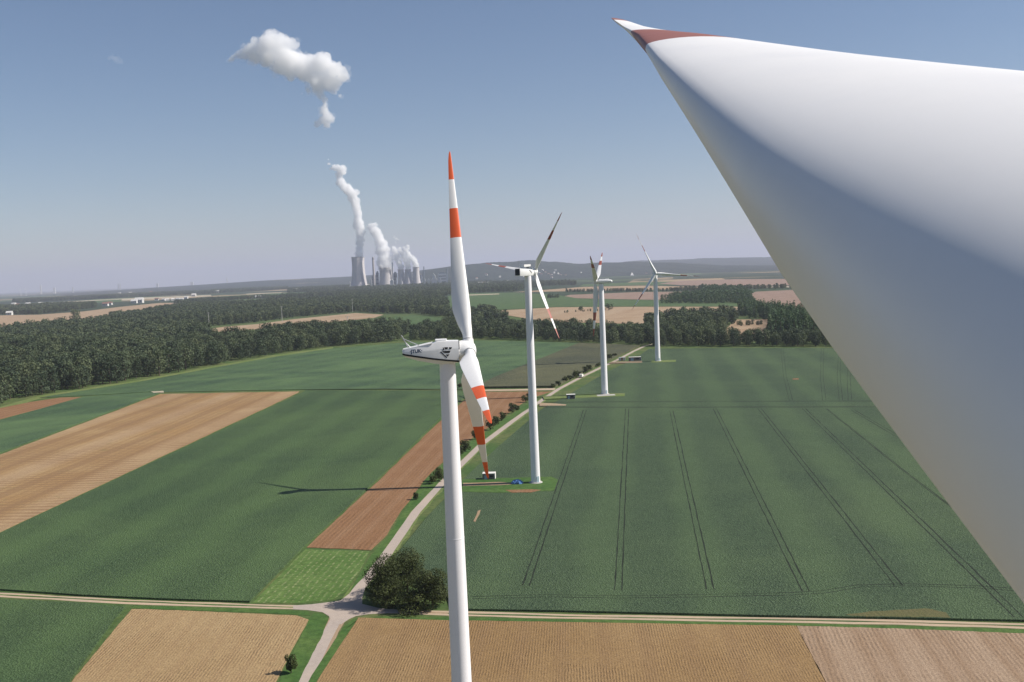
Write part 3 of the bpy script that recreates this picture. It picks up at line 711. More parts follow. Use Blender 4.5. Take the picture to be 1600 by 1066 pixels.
bush(455, 1052, 3.6, 2.6, 'small dark round bush beside the lower left stubble field, alone on the grass verge', n=1300, size=0.3, seed=6)
bush(650, 781, 2.4, 2.0, 'small dark round bush between the brown strip and the road below the long shadow', n=700, size=0.3, seed=7)
bush(686, 752, 4.8, 4.2, 'feathery dark shrub left of the near tower above the long shadow', n=1500, size=0.35, seed=8)
bush(677, 756, 3.2, 3.4, 'lower half of a shrub pair left of the near tower, leaning over the brown field', n=900, size=0.33, seed=9)
bush(727, 706, 4.5, 5.0, 'dense round shrub just right of the near tower beside the road', n=1500, size=0.4, seed=12)
bush(718, 712, 3.4, 4.0, 'shrub tucked close behind the near tower beside the road', n=900, size=0.4, seed=13)
bush(742, 687, 4.0, 3.6, 'upright shrub with a spiky shadow on the brown strip', n=800, size=0.4, seed=14)
hb = [(766, 672, 5.5, 5), (775, 664, 4, 4), (786, 657, 4.2, 4), (800, 646, 5.5, 4.5), (807, 641, 3, 4), (822, 629, 4, 6), (829, 624, 4, 6)]
for k, (x, y, h, wd) in enumerate(hb):
    bush(x, y, h, wd, 'green verge shrub past the near tower, %s along the road in the broken row' % ORD[k], group='shrubs along the left verge of the road', n=600, size=0.55, seed=20 + k)
hb = [(872, 603, 3, 4), (884, 597, 3.5, 4.5), (899, 591, 5, 5), (905, 589, 4, 4), (915, 583, 4.5, 4.5), (921, 579, 4, 4), (935, 573, 3, 5), (953, 562, 4.5, 4.5), (960, 558, 3, 4), (864, 606, 2.5, 3), (891, 594, 3, 4)]
for k, (x, y, h, wd) in enumerate(hb):
    bush(x, y, h, wd, 'dark verge shrub between maize field and road, %s shrub counting from the left' % ORD[sorted(q[0] for q in hb).index(x)], group='shrubs between the maize field and the road', n=320, size=0.8, seed=40 + k)
bush(719, 606.5, 3.4, 3.4, 'small dark bush at the corner of the upper field just right of the near tower', n=300, size=0.6, seed=60)
bush(118, 504, 28, 26, 'big round solitary tree at the edge of the far tan field', 'tree', 'tree', n=700, size=2.4, seed=61, mat='leaf')
for k, (x, y, h, wd) in enumerate([(28, 514, 16, 22), (48, 511, 15, 26), (72, 508, 14, 18), (96, 505, 14, 26)]):
    bush(x, y, h, wd, 'round tree in the loose line below the far tan field at the left', 'tree', 'tree', 'trees in the loose line below the far tan field', n=300, size=2.6, seed=70 + k, mat='leaf')
for k, (x, y, h) in enumerate([(951, 485.5, 15), (908, 486, 9)]):
    bush(x, y, h, h * 1.1, ['solitary tree on the far tan field beside the third turbine', 'smaller lone bush on the far tan field between two turbines'][k], 'tree', 'tree', n=220, size=1.8, seed=80 + k, mat='leaf')

# ------------------------------------------------------------------ wind turbines
BT = np.array([[0.8,1.0,1.0,0,.5],[1.8,1.05,.98,0,.5],[3.0,1.5,.62,12,.36],[4.6,2.0,.38,11,.31],[6.5,1.9,.30,9,.30],[9.5,1.6,.25,6,.30],[13,1.25,.21,3.5,.30],[16.5,.95,.19,1.8,.30],[20,.62,.17,.6,.30],[22.3,.40,.16,0,.30],[23.2,.22,.15,0,.35],[23.5,.04,.15,0,.5]])
BT_BIG = np.array([[0.8, 1.0, 1.0, 0.0, 0.5], [1.8, 1.05, 0.98, 0.0, 0.5], [3.0, 1.546, 0.599, 8.249, 0.36], [4.6, 1.616, 0.79, 8.434, 0.327], [6.5, 1.854, 0.622, 4.073, 0.317], [9.5, 1.748, 0.486, -0.066, 0.317], [13.0, 1.32, 0.456, -1.892, 0.317], [16.5, 0.858, 0.429, -0.721, 0.317], [20.0, 0.46, 0.379, 1.464, 0.317], [22.3, 0.34, 0.315, 0.0, 0.317], [23.2, 0.2, 0.296, 0.0, 0.367], [23.5, 0.04, 0.296, 0.0, 0.517]])
def blade_mesh(hub, b, ax, L, pitch, bands, N=48, nr=70, cs=1.0, thick=1.0, twist=1.0, camber=0.075, table=None, skew=0.0):
    """lofted blade; b radial direction, ax rotor axis (upwind); bands [(r0,r1,slot)]"""
    T = (BT if table is None else table).copy(); T[3:, 2] = np.clip(T[3:, 2] * thick, .1, .85); T[2:, 3] *= twist
    k = L / 23.5
    b = Vector(b).normalized(); ax = Vector(ax); ax = (ax - b * ax.dot(b)).normalized(); t = b.cross(ax)
    rr = sorted(set([0.8 + (23.45 - 0.8) * i / (nr - 1) for i in range(nr)] + [r for bd in bands for r in bd[:2] if r < 23.4] + [23.3, 23.5]))
    V = []; F = []; mi = []
    for j, rad in enumerate(rr):
        for i in range(N):
            th = 2 * math.pi * i / N; x = (1 + math.cos(th)) / 2; s = 1 if math.sin(th) >= 0 else -1
            rv = rad - skew * x * math.exp(-((rad - 14) / 4.0) ** 2)
            c, tr, tw, le = [float(np.interp(rv, T[:, 0], T[:, q])) for q in (1, 2, 3, 4)]
            a = pitch + R(tw); e1 = -ax * math.cos(a) + t * math.sin(a); e2 = b.cross(e1); tr_ = min(tr, .99)
            yn = 5 * (.2969*math.sqrt(x) - .1260*x - .3516*x**2 + .2843*x**3 - .1015*x**4) * s
            wgt = min(1, max(0, (tr_ - .38) / .6)); y = wgt*math.sin(th)*.5*tr_ + (1-wgt)*yn*tr_ + (1-wgt)*camber*tr_*(1-(2*x-1)**2)
            V.append(Vector(hub) + (b * rv + e1 * ((x - le) * c * cs) + e2 * (y * c * cs)) * k)
        if j:
            mid = (rad + rr[j-1]) / 2; slot = 0
            for r0, r1, sl in bands:
                if r0 <= mid < r1: slot = sl
            for i in range(N):
                F.append(((j-1)*N+i, (j-1)*N+(i+1) % N, j*N+(i+1) % N, j*N+i)); mi.append(slot)
    F.append(tuple(range((len(rr)-1)*N, len(rr)*N))); mi.append(mi[-1])
    me = mesh('blade', V, F)
    bm = bmesh.new(); bm.from_mesh(me); bmesh.ops.recalc_face_normals(bm, faces=bm.faces)
    for f in bm.faces: f.smooth = True
    bm.to_mesh(me); bm.free()
    me.polygons.foreach_set('material_index', mi); return me
BANDS = [(13.0, 16.5, 1), (20.0, 23.6, 1)]
def spinner_rings(n=28, r=1.15):
    """along +x from the nacelle side (x=-1.05) to the nose"""
    prof = [(-1.02, 1.02), (-0.95, 1.10), (-0.3, 1.16), (0.35, 1.08), (0.8, 0.86), (1.02, 0.55), (1.10, 0.2), (1.11, 0.02)]
    return [[(x, q * r/1.15 * math.cos(2*math.pi*k/n), q * r/1.15 * math.sin(2*math.pi*k/n)) for k in range(n)] for x, q in prof]
def section(x, zt, zb, wt, w, wb, zs=None):
    """12-point nacelle section at x (axis forward), z top/bottom, half widths"""
    zs = zb + (zt - zb) * 0.25 if zs is None else zs
    return [(x, -wt*0.5, zt), (x, wt*0.5, zt), (x, wt, zt - 0.04), (x, w - 0.03, zt - 0.30*(zt-zb)), (x, w, zt - 0.38*(zt-zb)), (x, w, zs), (x, wb, zb), (x, -wb, zb), (x, -w, zs), (x, -w, zt - 0.38*(zt-zb)), (x, -w + 0.03, zt - 0.30*(zt-zb)), (x, -wt, zt - 0.04)]
def turbine(base, hub_h, yaw, ang, L, over, label, style, r_base, r_top, tilt=R(4.5), cone=0.0, pitch=R(3), hub=None, detail=True, group=None, pitches=None, extra_blade=None, bands=BANDS, band_mat='orange', cs=1.0, hub_scale=1.0, thick=1.0, twist=1.0, camber=0.075, table=None, skew=0.0):
    root = empty('wind_turbine', (base[0], base[1], 0), yaw, label, 'wind turbine', group)
    # everything below is built in the turbine's own frame: +x = rotor axis
    H = hub_h
    tw = MB(); n = 48; prof = []
    zt = H - (1.25 if style != 'box' else 1.2)
    for i in range(25):
        t = i / 24; prof.append((r_base + (r_top - r_base) * t, 0.0 + zt * t))
    tw.lathe(prof, n)
    o = tw.build('tower', M['tower'], root, smooth=True)
    fl = MB()
    if detail:
        for t in (0.33, 0.67):
            z = zt * t; r = r_base + (r_top - r_base) * t
            fl.lathe([(r + 0.002, z - .05), (r + 0.018, z - .04), (r + 0.018, z + .04), (r + 0.002, z + .05)], n)
        fl.build('flange', M['tower'], root, smooth=False)
        dr = MB(); dr.box(r_base - 0.06, r_base + 0.03, -0.42, 0.42, 0.5, 2.6); d = dr.build('door', M['cabin_door'], root, bevel=0.01); d.rotation_euler = (0, 0, -yaw - R(60))
    ft = MB(); ft.lathe([(0.02, 0.70), (r_base + 0.5, 0.70), (r_base + 0.75, 0.45), (r_base + 0.75, -0.1)], 40); ft.build('foundation', M['concrete'], root)
    # rotor
    ax = Vector((math.cos(tilt), 0, math.sin(tilt))); hv = Vector((0, 0, 1)).cross(ax).normalized(); vv = ax.cross(hv)
    hubp = Vector((over, 0, H))
    ht = Matrix.Translation(hubp) @ Matrix.Rotation(-tilt, 4, 'Y')
    k = hub_scale
    sp = MB(); sp.loft([[tuple(ht @ (Vector(p) * k - Vector((0.3 if style == 'wedge' else 0, 0, 0)))) for p in ring] for ring in spinner_rings()], True)
    hubo = sp.build('hub', M['white'], root, smooth=True)
    shade_auto(hubo, 50)
    for q in range(3):
        an = ang + q * 2 * math.pi / 3
        b = (hv * math.sin(an) + vv * math.cos(an)) * math.cos(cone) + ax * math.sin(cone)
        if extra_blade and q in extra_blade: b = Matrix.Rotation(-yaw, 3, 'Z') @ Vector(extra_blade[q])
        me = blade_mesh(hubp, b, ax, L, pitch, bands, cs=cs, thick=thick, twist=twist, camber=camber, table=table, skew=skew)
        bo = link('blade', me, M['white'], root)
        me.materials.append(M[band_mat])
        cf = MB(); cf.tube(hubp + b * 0.75 * k, hubp + b * 1.28 * k, 0.60 * k, 0.60 * k, 28); cf.build('blade_collar', M['white'], root, smooth=False)
        cf2 = MB(); cf2.tube(hubp + b * 1.20 * k, hubp + b * 1.245 * k, 0.615 * k, 0.615 * k, 28); c2 = cf2.build('seal', M['dark'], bo)
    # nacelle
    nz = Vector((0, 0, H))
    if style == 'wedge':
        st = [(over - 1.10, 1.15, -1.20, 1.05, 1.28, 0.95, -1.02), (over - 2.4, 1.18, -1.28, 1.05, 1.32, 0.95, -0.86), (over - 3.35, 1.18, -1.28, 1.05, 1.32, 0.92, -0.72),
              (over - 3.75, 1.02, -1.22, 1.05, 1.30, 0.90, -0.66), (over - 3.9, 0.98, -1.18, 1.08, 1.30, 0.88, -0.64), (over - 5.5, 0.72, -0.85, 0.95, 1.12, 0.75, -0.36), (over - 6.9, 0.47, -0.38, 0.80, 0.92, 0.60, -0.10), (over - 7.15, 0.36, -0.10, 0.66, 0.76, 0.50, -0.02)]
        nb = MB(); nb.loft([[tuple(Vector(p) + nz) for p in section(s[0], *s[1:])] for s in st])
        no = nb.build('nacelle', M['white'], root); shade_auto(no, 28)
        # dark seam between upper and lower shell
        for sg in (-1, 1):
            sm = MB(); rg = []
            for s in st:
                w_ = s[4]; z_ = s[6]; rg.append([(s[0], sg*(w_ + 0.012), H + z_ - 0.13), (s[0], sg*(w_ + 0.012), H + z_ + 0.06), (s[0], sg*(w_ - 0.05), H + z_ + 0.06), (s[0], sg*(w_ - 0.05), H + z_ - 0.13)])
            sm.loft(rg); sm.build('shell_seam', M['dark'], root)
        jb = MB(); jb.lathe([(1.04, -0.05), (1.10, -0.05), (1.10, 0.05), (1.04, 0.05)], 32)
        jo = jb.build('joint_ring', M['dark'], root); jo.location = (over - 1.06, 0, H); jo.rotation_euler = (0, R(90), 0)
        hb_ = MB(); hb_.box(over - 3.6, over - 2.35, -0.62, 0.62, H + 1.16, H + 1.34); hb_.build('roof_hatch', M['white'], root, bevel=0.05)
        # raised rim that runs along the tail
        for sg in (-1, 1):
            rm = MB(); rm.tube((over - 3.9, sg*1.12, H + 0.99), (over - 7.1, sg*0.70, H + 0.40), 0.05, 0.05, 8)
            rm.build('roof_rail', M['white'], root, smooth=True)
        # weather mast on the tail
        wm = MB()
        a1 = Vector((over - 6.5, -0.05, H + 0.53)); top = Vector((over - 7.2, -0.05, H + 1.95)); a2 = Vector((over - 5.3, -0.05, H + 0.72))
        wm.tube(a1, top, 0.06, 0.045, 8); wm.tube(a2, a1.lerp(top, 0.72), 0.05, 0.04, 8)
        wm.tube(a1 + Vector((0.25, 0, 0.03)), a1.lerp(top, 0.45), 0.04, 0.04, 6)
        for t in (0.2, 0.38, 0.56, 0.72, 0.88):
            c_ = a1.lerp(top, t); wm.tube(c_ + Vector((-.10, 0, 0)), c_ + Vector((.16 * (1.1 - t) + .05, 0, -0.02)), 0.035, 0.035, 6)
        for t in (0.4, 0.62, 0.9):
            c_ = a1.lerp(top, t); wm.lathe([(0.0, -0.06), (0.07, -0.05), (0.07, 0.05), (0.0, 0.06)], 10, c=tuple(c_))
        wm.build('weather_mast', M['steel'], root)
        # emblem and lettering on the side facing the road, on the flat flank (y = -w)
        def flank_y(x):   # half width of the flank at x
            xs = [s[0] for s in st][::-1]; ws = [s[4] for s in st][::-1]; return -float(np.interp(x, xs, ws)) - 0.012
        def decal(name, polys, mat):
            mb = MB()
            for P in polys:
                P = [(over - 1.1 - dx, z) for dx, z in P]; nP = len(P)
                V = [(x, flank_y(x) - .004, H + z) for x, z in P] + [(x, flank_y(x) + .008, H + z) for x, z in P]
                mb.add(V, [tuple(range(nP)), tuple(range(nP, 2*nP))[::-1]] + [(i, (i+1) % nP, nP + (i+1) % nP, nP + i) for i in range(nP)])
            return mb.build(name, mat, no)
        decal('emblem', [[(1.14, 0.52), (1.56, 0.52), (1.46, 0.30), (1.20, 0.30)],
                         [(0.72, 0.50), (1.06, 0.50), (1.02, 0.30), (0.80, 0.30)],
                         [(0.90, 0.13), (1.46, 0.13), (1.42, -0.10), (1.00, -0.10)],
                         [(1.46, 0.13), (1.80, 0.13), (1.62, -0.05), (1.42, -0.10)],
                         [(1.02, -0.26), (1.42, -0.26), (1.22, -0.50)],
                         [(1.90, 0.06), (2.02, 0.02), (1.34, -0.66), (1.28, -0.56)],
                         [(1.60, 0.50), (1.74, 0.50), (1.66, 0.36), (1.80, 0.20), (1.64, 0.20), (1.54, 0.34)]], M['dark'])
        fc = bpy.data.curves.new('lettering', 'FONT'); fc.body = '·JTUK·'; fc.size = 0.50; fc.extrude = 0.006; fc.offset = 0.02
        fo = bpy.data.objects.new('lettering', fc); col.objects.link(fo)
        dg = bpy.context.evaluated_depsgraph_get(); tm = bpy.data.meshes.new_from_object(fo.evaluated_get(dg)); bpy.data.objects.remove(fo)
        tm.name = 'lettering'; tm.materials.clear()
        lo = link('lettering', tm, M['blue_ink'], no)
        x0 = over - 6.35; x1 = over - 4.7; slope = math.atan2(flank_y(x1) - flank_y(x0), x1 - x0)
        lo.location = (x0, flank_y(x0) - 0.012, H + 0.02); lo.rotation_euler = (R(90), R(-3), slope)
    elif style == 'box':
        st = [(over - 0.95, 0.75, -0.85, 0.75, 0.95, 0.70), (over - 1.9, 1.10, -1.15, 1.05, 1.20, 1.05), (over - 7.3, 1.25, -1.15, 1.10, 1.22, 1.10), (over - 7.45, 1.20, -1.10, 1.02, 1.15, 1.04)]
        nb = MB(); nb.loft([[tuple(Vector(p) + nz) for p in section(s[0], *s[1:])] for s in st]); no = nb.build('nacelle', M['white'], root); shade_auto(no, 30)
        rp = MB(); rp.box(over - 7.52, over - 7.44, -1.0, 1.0, H - 0.95, H + 1.05); rp.build('rear_shade_plate', M['dark'], root, bevel=0.01)  # near-black plate: the nacelle's shaded rear face put into colour
        cb = MB(); cb.box(over - 5.4, over - 2.4, -0.95, 0.95, H + 1.55, H + 2.35)
        for xx in (over - 5.0, over - 2.8): cb.box(xx - .1, xx + .1, -0.7, 0.7, H + 1.1, H + 1.56)
        cb.build('cooler', M['white'], root, bevel=0.08)
        ms = MB(); ms.tube((over - 6.6, 0, H + 1.2), (over - 6.6, 0, H + 3.9), 0.05, 0.03, 8); ms.tube((over - 6.6, -.5, H + 3.3), (over - 6.6, .5, H + 3.3), 0.03, 0.03, 6)
        ms.tube((over - 1.8, 0, H + 1.1), (over - 1.8, 0, H + 3.4), 0.05, 0.03, 8); ms.build('weather_mast', M['steel'], root)
        em = MB(); yy = -1.225
        for P in [[(3.0, 0.55), (3.5, 0.55), (3.2, 0.3), (2.7, 0.3)], [(2.6, 0.2), (3.1, 0.2), (2.8, -0.1), (2.3, -0.1)], [(2.4, -0.2), (2.8, -0.2), (2.3, -0.5)]]:
            V = [(over - a, yy - .01, H + b_) for a, b_ in P] + [(over - a, yy + .02, H + b_) for a, b_ in P]; nP = len(P)
            em.add(V, [tuple(range(nP)), tuple(range(nP, 2*nP))[::-1]] + [(i, (i+1) % nP, nP + (i+1) % nP, nP + i) for i in range(nP)])
        em.build('emblem', M['dark'], no)
    else:
        st = [(over - 1.0, 0.9, -0.9, 0.6, 0.95, 0.6), (over - 2.2, 1.25, -1.15, 0.8, 1.3, 0.8), (over - 6, 1.2, -1.1, 0.8, 1.35, 0.8), (over - 8.4, 0.8, -0.7, 0.6, 0.9, 0.6), (over - 9.0, 0.4, -0.35, 0.3, 0.5, 0.3)]
        nb = MB(); nb.loft([[tuple(Vector(p) + nz) for p in section(s[0], *s[1:])] for s in st]); no = nb.build('nacelle', M['white'], root, smooth=True)
        if detail:
            hb_ = MB(); hb_.box(over - 7.2, over - 5.4, -0.5, 0.5, H + 1.05, H + 1.5); hb_.build('roof_hatch', M['white'], root, bevel=0.08)
    return root
yaw1 = 0.0669; o1 = 2.38
turbine((-4.722 - o1*math.cos(yaw1), 110.80 - o1*math.sin(yaw1)), 59.65, yaw1, 0.3181, 23.5, o1, 'nearest wind turbine with orange striped blades, dark emblem on its wedge-shaped nacelle', 'wedge', 1.27, 0.86, tilt=0.0791, cone=0.0317, pitch=-0.0907)
turbine((5.775, 323.30), 67.56, 0.765, 5.608, 22.87, 3.0, 'second wind turbine with a white box nacelle, standing beside a blue tarpaulin', 'box', 1.45, 1.05, pitch=R(5), band_mat='dull_red')
turbine((48.55, 545.5), 60.6, 2.932, 3.184, 29.56, 3.0, 'third wind turbine with its rotor turned left on a pale gravel pad', 'round', 1.75, 1.3, pitch=R(8), cs=1.15, band_mat='dull_red')
turbine((102.8, 723.5), 62.35, -1.538, 1.676, 31.3, 3.0, 'farthest field turbine with its rotor facing us, close to the wood', 'round', 1.85, 1.4, pitch=R(8), cs=1.5, band_mat='dull_red')
# turbine the picture was taken from: its raised blade fills the right of the view
hb0 = Vector((2.3306, -2.8093, 65.8118)); az, el = -0.0037, 0.2945
b0 = (math.sin(az)*math.cos(el), math.cos(az)*math.cos(el), math.sin(el))
eb = {}
for q in range(3):
    e_ = el + q * 2 * math.pi / 3; eb[q] = (-0.0037, math.cos(e_), math.sin(e_))
eb[0] = b0
turbine((hb0.x - 2.15, hb0.y), hb0.z, 0.0, 0.0, 23.5, 2.15, 'huge white blade with a brown band near its tip, reaching in from the right edge', 'round', 1.72, 0.95, tilt=0.0, pitch=-0.4431, cs=1.2951, camber=0.0033, table=BT_BIG, skew=2.6, extra_blade=eb,
        bands=[(13.5, 16.8, 1), (21.6, 23.6, 1)], band_mat='maroon', detail=False)
# two tiny turbines far out on the plain
for px, L_ in ((33, 'left'), (41, 'right')):
    p = G(px, 463.0 if px == 33 else 462.6)
    turbine((p.x, p.y), 85, R(-80), random.uniform(0, 2), 34, 3.0, 'tiny hazy wind turbine on the far left plain, the %s one of two' % L_, 'round', 2.5, 2.0, detail=False)

# ------------------------------------------------------------------ cabins, tarp, poles
def cabin(px, py, wd, dp, h, rz, label):
    p = G(px, py); r = empty('transformer_cabin', (p.x, p.y, 0.02), rz, label, 'cabin')
    b = MB(); b.box(-wd/2, wd/2, -dp/2, dp/2, 0, h); b.build('wall', M['cabin_wall'], r)
    f = MB(); f.box(-wd/2 - .12, wd/2 + .14, -dp/2 - .12, dp/2 + .12, h, h + .22); f.build('roof', M['cabin_roof'], r, bevel=0.03)
    e = MB(); e.box(wd/2 - .10, wd/2 + .10, -dp/2 - .08, dp/2 + .08, 0, h - 0.004); e.build('end_wall', M['cabin_roof'], r)
    d = MB(); d.box(-wd*0.36, -wd*0.12, -dp/2 - .04, -dp/2 + .02, 0.15, h*0.82); dd = d.build('door', M['cabin_door'], r)
    hh = MB(); hh.box(-wd*0.15, -wd*0.135, -dp/2 - .08, -dp/2 - .04, h*0.4, h*0.48); hh.build('handle', M['steel'], dd)
    v = MB(); v.box(wd*0.05, wd*0.32, -dp/2 - .03, -dp/2 + .02, h*0.5, h*0.8); v.build('vent', M['dark'], r)
    return r
cabin(764.5, 750, 4.0, 2.6, 2.2, R(-4), 'small flat-roofed transformer cabin right below the lowest striped blade tip')
cabin(892, 624.2, 4.4, 2.8, 2.5, R(-3), 'transformer cabin left of the third turbine, beside the road')
cabin(992, 564.5, 8.6, 3.0, 2.9, R(-2), 'long low cabin with a pale roof near the farthest turbine')
def tarp(px, py):
    p = G(px, py); r = empty('tarpaulin', (p.x, p.y, 0.45), R(4), 'blue crumpled tarpaulin over a stack on the grass beside the second turbine', 'tarpaulin')
    rg = []
    for i in range(13):
        x = -1.9 + 3.8 * i / 12; e = math.sin(math.pi * (i + .3) / 12.6) ** 0.5; ring = []
        for k in range(14):
            t = math.pi * k / 13; n_ = 1 + 0.16 * math.sin(i * 2.3 + k * 1.7) + 0.1 * math.sin(i * 5 + k)
            ring.append((x + .1 * math.sin(k * 2), 1.1 * e * math.cos(t) * n_, 1.25 * e * math.sin(t) ** 0.7 * n_ if 0 < k < 13 else 0))
        rg.append(ring)
    b = MB(); b.loft(rg); b.build('cover', M['tarp'], r, smooth=False)
    s = MB(); s.box(-0.4, 0.35, -1.25, -1.1, 0.05, 0.55); s.build('dark_flap', M['blue_ink'], r)
tarp(808, 758)
# white delivery van on the verge, small trailers by the pad
def van(px, py, rz, label, c='cabin_roof'):
    p = G(px, py); r = empty('van', (p.x, p.y, 0.05), rz, label, 'van')
    b = MB(); prof = [(-2.4, .45), (2.3, .45), (2.4, 1.1), (1.75, 1.3), (1.25, 2.15), (-2.3, 2.2), (-2.4, 2.0)]
    b.loft([[(x, y, z) for x, z in prof] for y in (-.95, .95)]); b.build('body', M[c], r, bevel=0.06)
    g = MB(); g.loft([[(1.32, y, 2.02), (1.76, y, 1.34), (1.80, y, 1.36), (1.36, y, 2.04)] for y in (-.8, .8)]); g.build('windscreen', M['dark'], r)
    for x in (-1.5, 1.5):
        for y in (-.9, .9):
            wl = MB(); wl.tube((x, y - .12, .36), (x, y + .12, .36), .36, .36, 16); wl.build('wheel', M['dark'], r)
    return r
van(908.5, 590, math.atan2(*(lambda a, b: (b.y - a.y, b.x - a.x))(G(873, 608), G(910, 588.5))), 'white van parked on the farm road beside the maize field')
def container(px, py, wd, label):
    p = G(px, py); r = empty('container', (p.x, p.y, 0.05), R(3), label, 'container')
    b = MB(); b.box(-wd/2, wd/2, -1.2, 1.2, 0.1, 2.4); b.build('body', M['plant_pale'], r, bevel=0.02)
    k = MB()
    for i in range(9): x = -wd/2 + wd * (i + .5) / 9; k.box(x - .06, x + .06, -1.26, -1.19, .2, 2.3)
    k.build('rib_panel', M['stack'], r)
    d = MB(); d.box(-wd*.2, wd*.1, -1.3, -1.25, .2, 2.1); d.build('door', M['house_roof'], r)
container(972, 563.5, 4.6, 'short pinkish site container beside the road at the pale access track')
for k, (px, py, h, lab) in enumerate([(327, 514, 17, 'pale power pole in the clearing left of the tan strip'), (441, 503, 18, 'pale power pole at the upper edge of the tan strip'), (551, 488, 18, 'pale power pole at the right tip of the tan strip'), (544, 524, 15, 'pale power pole standing in the wood below the tan strip')]):
    p = G(px, py); r = empty('power_pole', (p.x, p.y, 0), 0.3, lab, 'power pole')
    b = MB(); b.tube((0, 0, 0), (0, 0, h + 8), .45, .28, 8); b.build('post', M['pole'], r)
    c = MB(); c.box(-2.4, 2.4, -.15, .15, h + 6.6, h + 6.9); c.build('crossarm', M['pole'], r)
    i_ = MB()
    for x in (-2.2, 0, 2.2): i_.tube((x, 0, h + 6.9), (x, 0, h + 7.5), .12, .1, 6)
    i_.build('insulator', M['dark'], r)

# ------------------------------------------------------------------ power station
PD = 6300.0
def X(px, D=PD): return A(px, hor(px), D).x
def HT(px, py, D=PD): return A(px, py, D).z
MPP = PD / 1600
def cooling_tower(px, top_py, top_w, base_w, label, dy=0):
    D = PD + dy; x = X(px, D); h = HT(px, top_py, D); rt = top_w / 2 * MPP; rb = base_w / 2 * MPP
    r = empty('cooling_tower', (x, D, 0), 0, label, 'cooling tower')
    prof = []
    for i in range(28):
        t = i / 27; z = h * (0.06 + 0.94 * t)
        throat = rt * 0.94
        if t < 0.75: q = (1 - t / 0.75); rr = math.sqrt(throat ** 2 + (rb ** 2 - throat ** 2) * q ** 2)
        else: rr = throat + (rt - throat) * ((t - .75) / .25) ** 2
        prof.append((rr, z))
    prof += [(rt + 2.0, h), (rt + 2.0, h + 1.5), (rt - 2.5, h + 1.5), (rt - 2.5, h - 12)]
    b = MB(); b.lathe(prof, 64); o = b.build('shell', M['cooling'], r); shade_auto(o, 40)
    lg = MB()
    for k in range(32):
        a = 2 * math.pi * k / 32
        for s in (-1, 1):
            lg.tube((rb * 1.02 * math.cos(a), rb * 1.02 * math.sin(a), 0), (rb * math.cos(a + s * .1), rb * math.sin(a + s * .1), h * 0.065), 1.2, 1.2, 5)
    lg.build('support_ring', M['cooling'], r)
    return r
cooling_tower(559, 402, 17, 23, 'tallest pale cooling tower at the left end of the power station')
cooling_tower(562.5, 402.5, 17, 23, 'tall cooling tower half hidden behind the tallest one', 160)
cooling_tower(602.5, 418.5, 19, 23, 'wide squat cooling tower right of the slim chimney')
cooling_tower(609.5, 419, 12, 16, 'squat cooling tower tucked behind the wide one', 140)
cooling_tower(626.5, 421.5, 9.6, 12.5, 'small cooling tower, leftmost of the right three')
cooling_tower(637.5, 421.5, 9.6, 13.5, 'small cooling tower, middle of the right three')
cooling_tower(650.5, 418, 10.2, 14, 'cooling tower at the right end of the row, slightly higher')
def stack(px, top_py, wpx, label, mat='stack'):
    x = X(px); h = HT(px, top_py); rr = wpx / 2 * MPP
    r = empty('chimney', (x, PD - 60, 0), 0, label, 'chimney')
    b = MB(); b.lathe([(rr * 1.15, 0), (rr, h * 0.5), (rr * 0.9, h), (rr * 0.6, h), (rr * 0.55, h - 8)], 24); o = b.build('shaft', M[mat], r, smooth=True)
    c = MB(); c.lathe([(rr * 0.92, h - 14), (rr * 1.02, h - 14), (rr * 1.02, h - 8), (rr * 0.92, h - 8)], 24); c.build('platform', M['plant_dark'], r)
stack(586.2, 402, 3.4, 'tall slim chimney between the tall towers and the squat towers')
stack(615.6, 410, 1.8, 'thin dark chimney behind the squat cooling towers', 'plant_dark')
stack(664, 416.5, 1.5, 'thin dark mast right of the last cooling tower', 'plant_dark')
stack(699.5, 420, 1.4, 'thin dark mast just left of the striped blade', 'plant_dark')
def block(px0, px1, top_py, depth, label, mat='plant_dark', dy=80, name='boiler_house'):
    D = PD + dy; x0 = X(px0, D); x1 = X(px1, D); h = HT((px0+px1)/2, top_py, D)
    r = empty(name, ((x0+x1)/2, D, 0), 0, label, 'building'); wd = (x1 - x0) / 2
    b = MB(); b.box(-wd, wd, -depth/2, depth/2, 0, h); b.build('wall', M[mat], r)
    t = MB(); t.box(-wd*.6, wd*.5, -depth*.3, depth*.3, h, h * 1.06 + 3); t.build('roof_plant', M['plant_dark'], r)
    s = MB()
    for k in range(3): z = h * (0.25 + 0.25 * k); s.box(-wd * .8, wd * .8, -depth/2 - .6, -depth/2 + .2, z, z + h * .05)
    s.build('window_band', M['dark'], r); return r
block(588.5, 592.5, 426, 60, 'dark boiler block behind the slim chimney')
block(580.5, 584, 433, 40, 'low dark block just left of the slim chimney')
block(615.5, 621, 427, 60, 'dark boiler block between the squat tower and the right three towers')
block(655, 659, 431, 40, 'small grey block at the foot of the last cooling tower')
block(684, 698, 427.5, 20, 'pale raised conveyor gallery right of the white sheds', 'plant_pale', 60, 'gallery')
def shed(px, py_top, wpx, label, name='shed', D=PD-300, mat='house_wall', roof='house_wall', grp=None):
    x = X(px, D); h = max(8, HT(px, py_top, D)); wd = wpx / 2 * D / 1600
    r = empty(name, (x, D, 0), 0, label, 'building', grp)
    b = MB(); b.box(-wd, wd, -wd*.7, wd*.7, 0, h * .75); b.build('wall', M[mat], r)
    f = MB(); f.loft([[(-wd*1.06, y, h*.75), (wd*1.06, y, h*.75), (0.2, y, h), (-0.2, y, h)] for y in (-wd*.75, wd*.75)]); f.build('roof', M[roof], r)
    return r
labs = ['row of white pointed sheds right of the cooling towers']
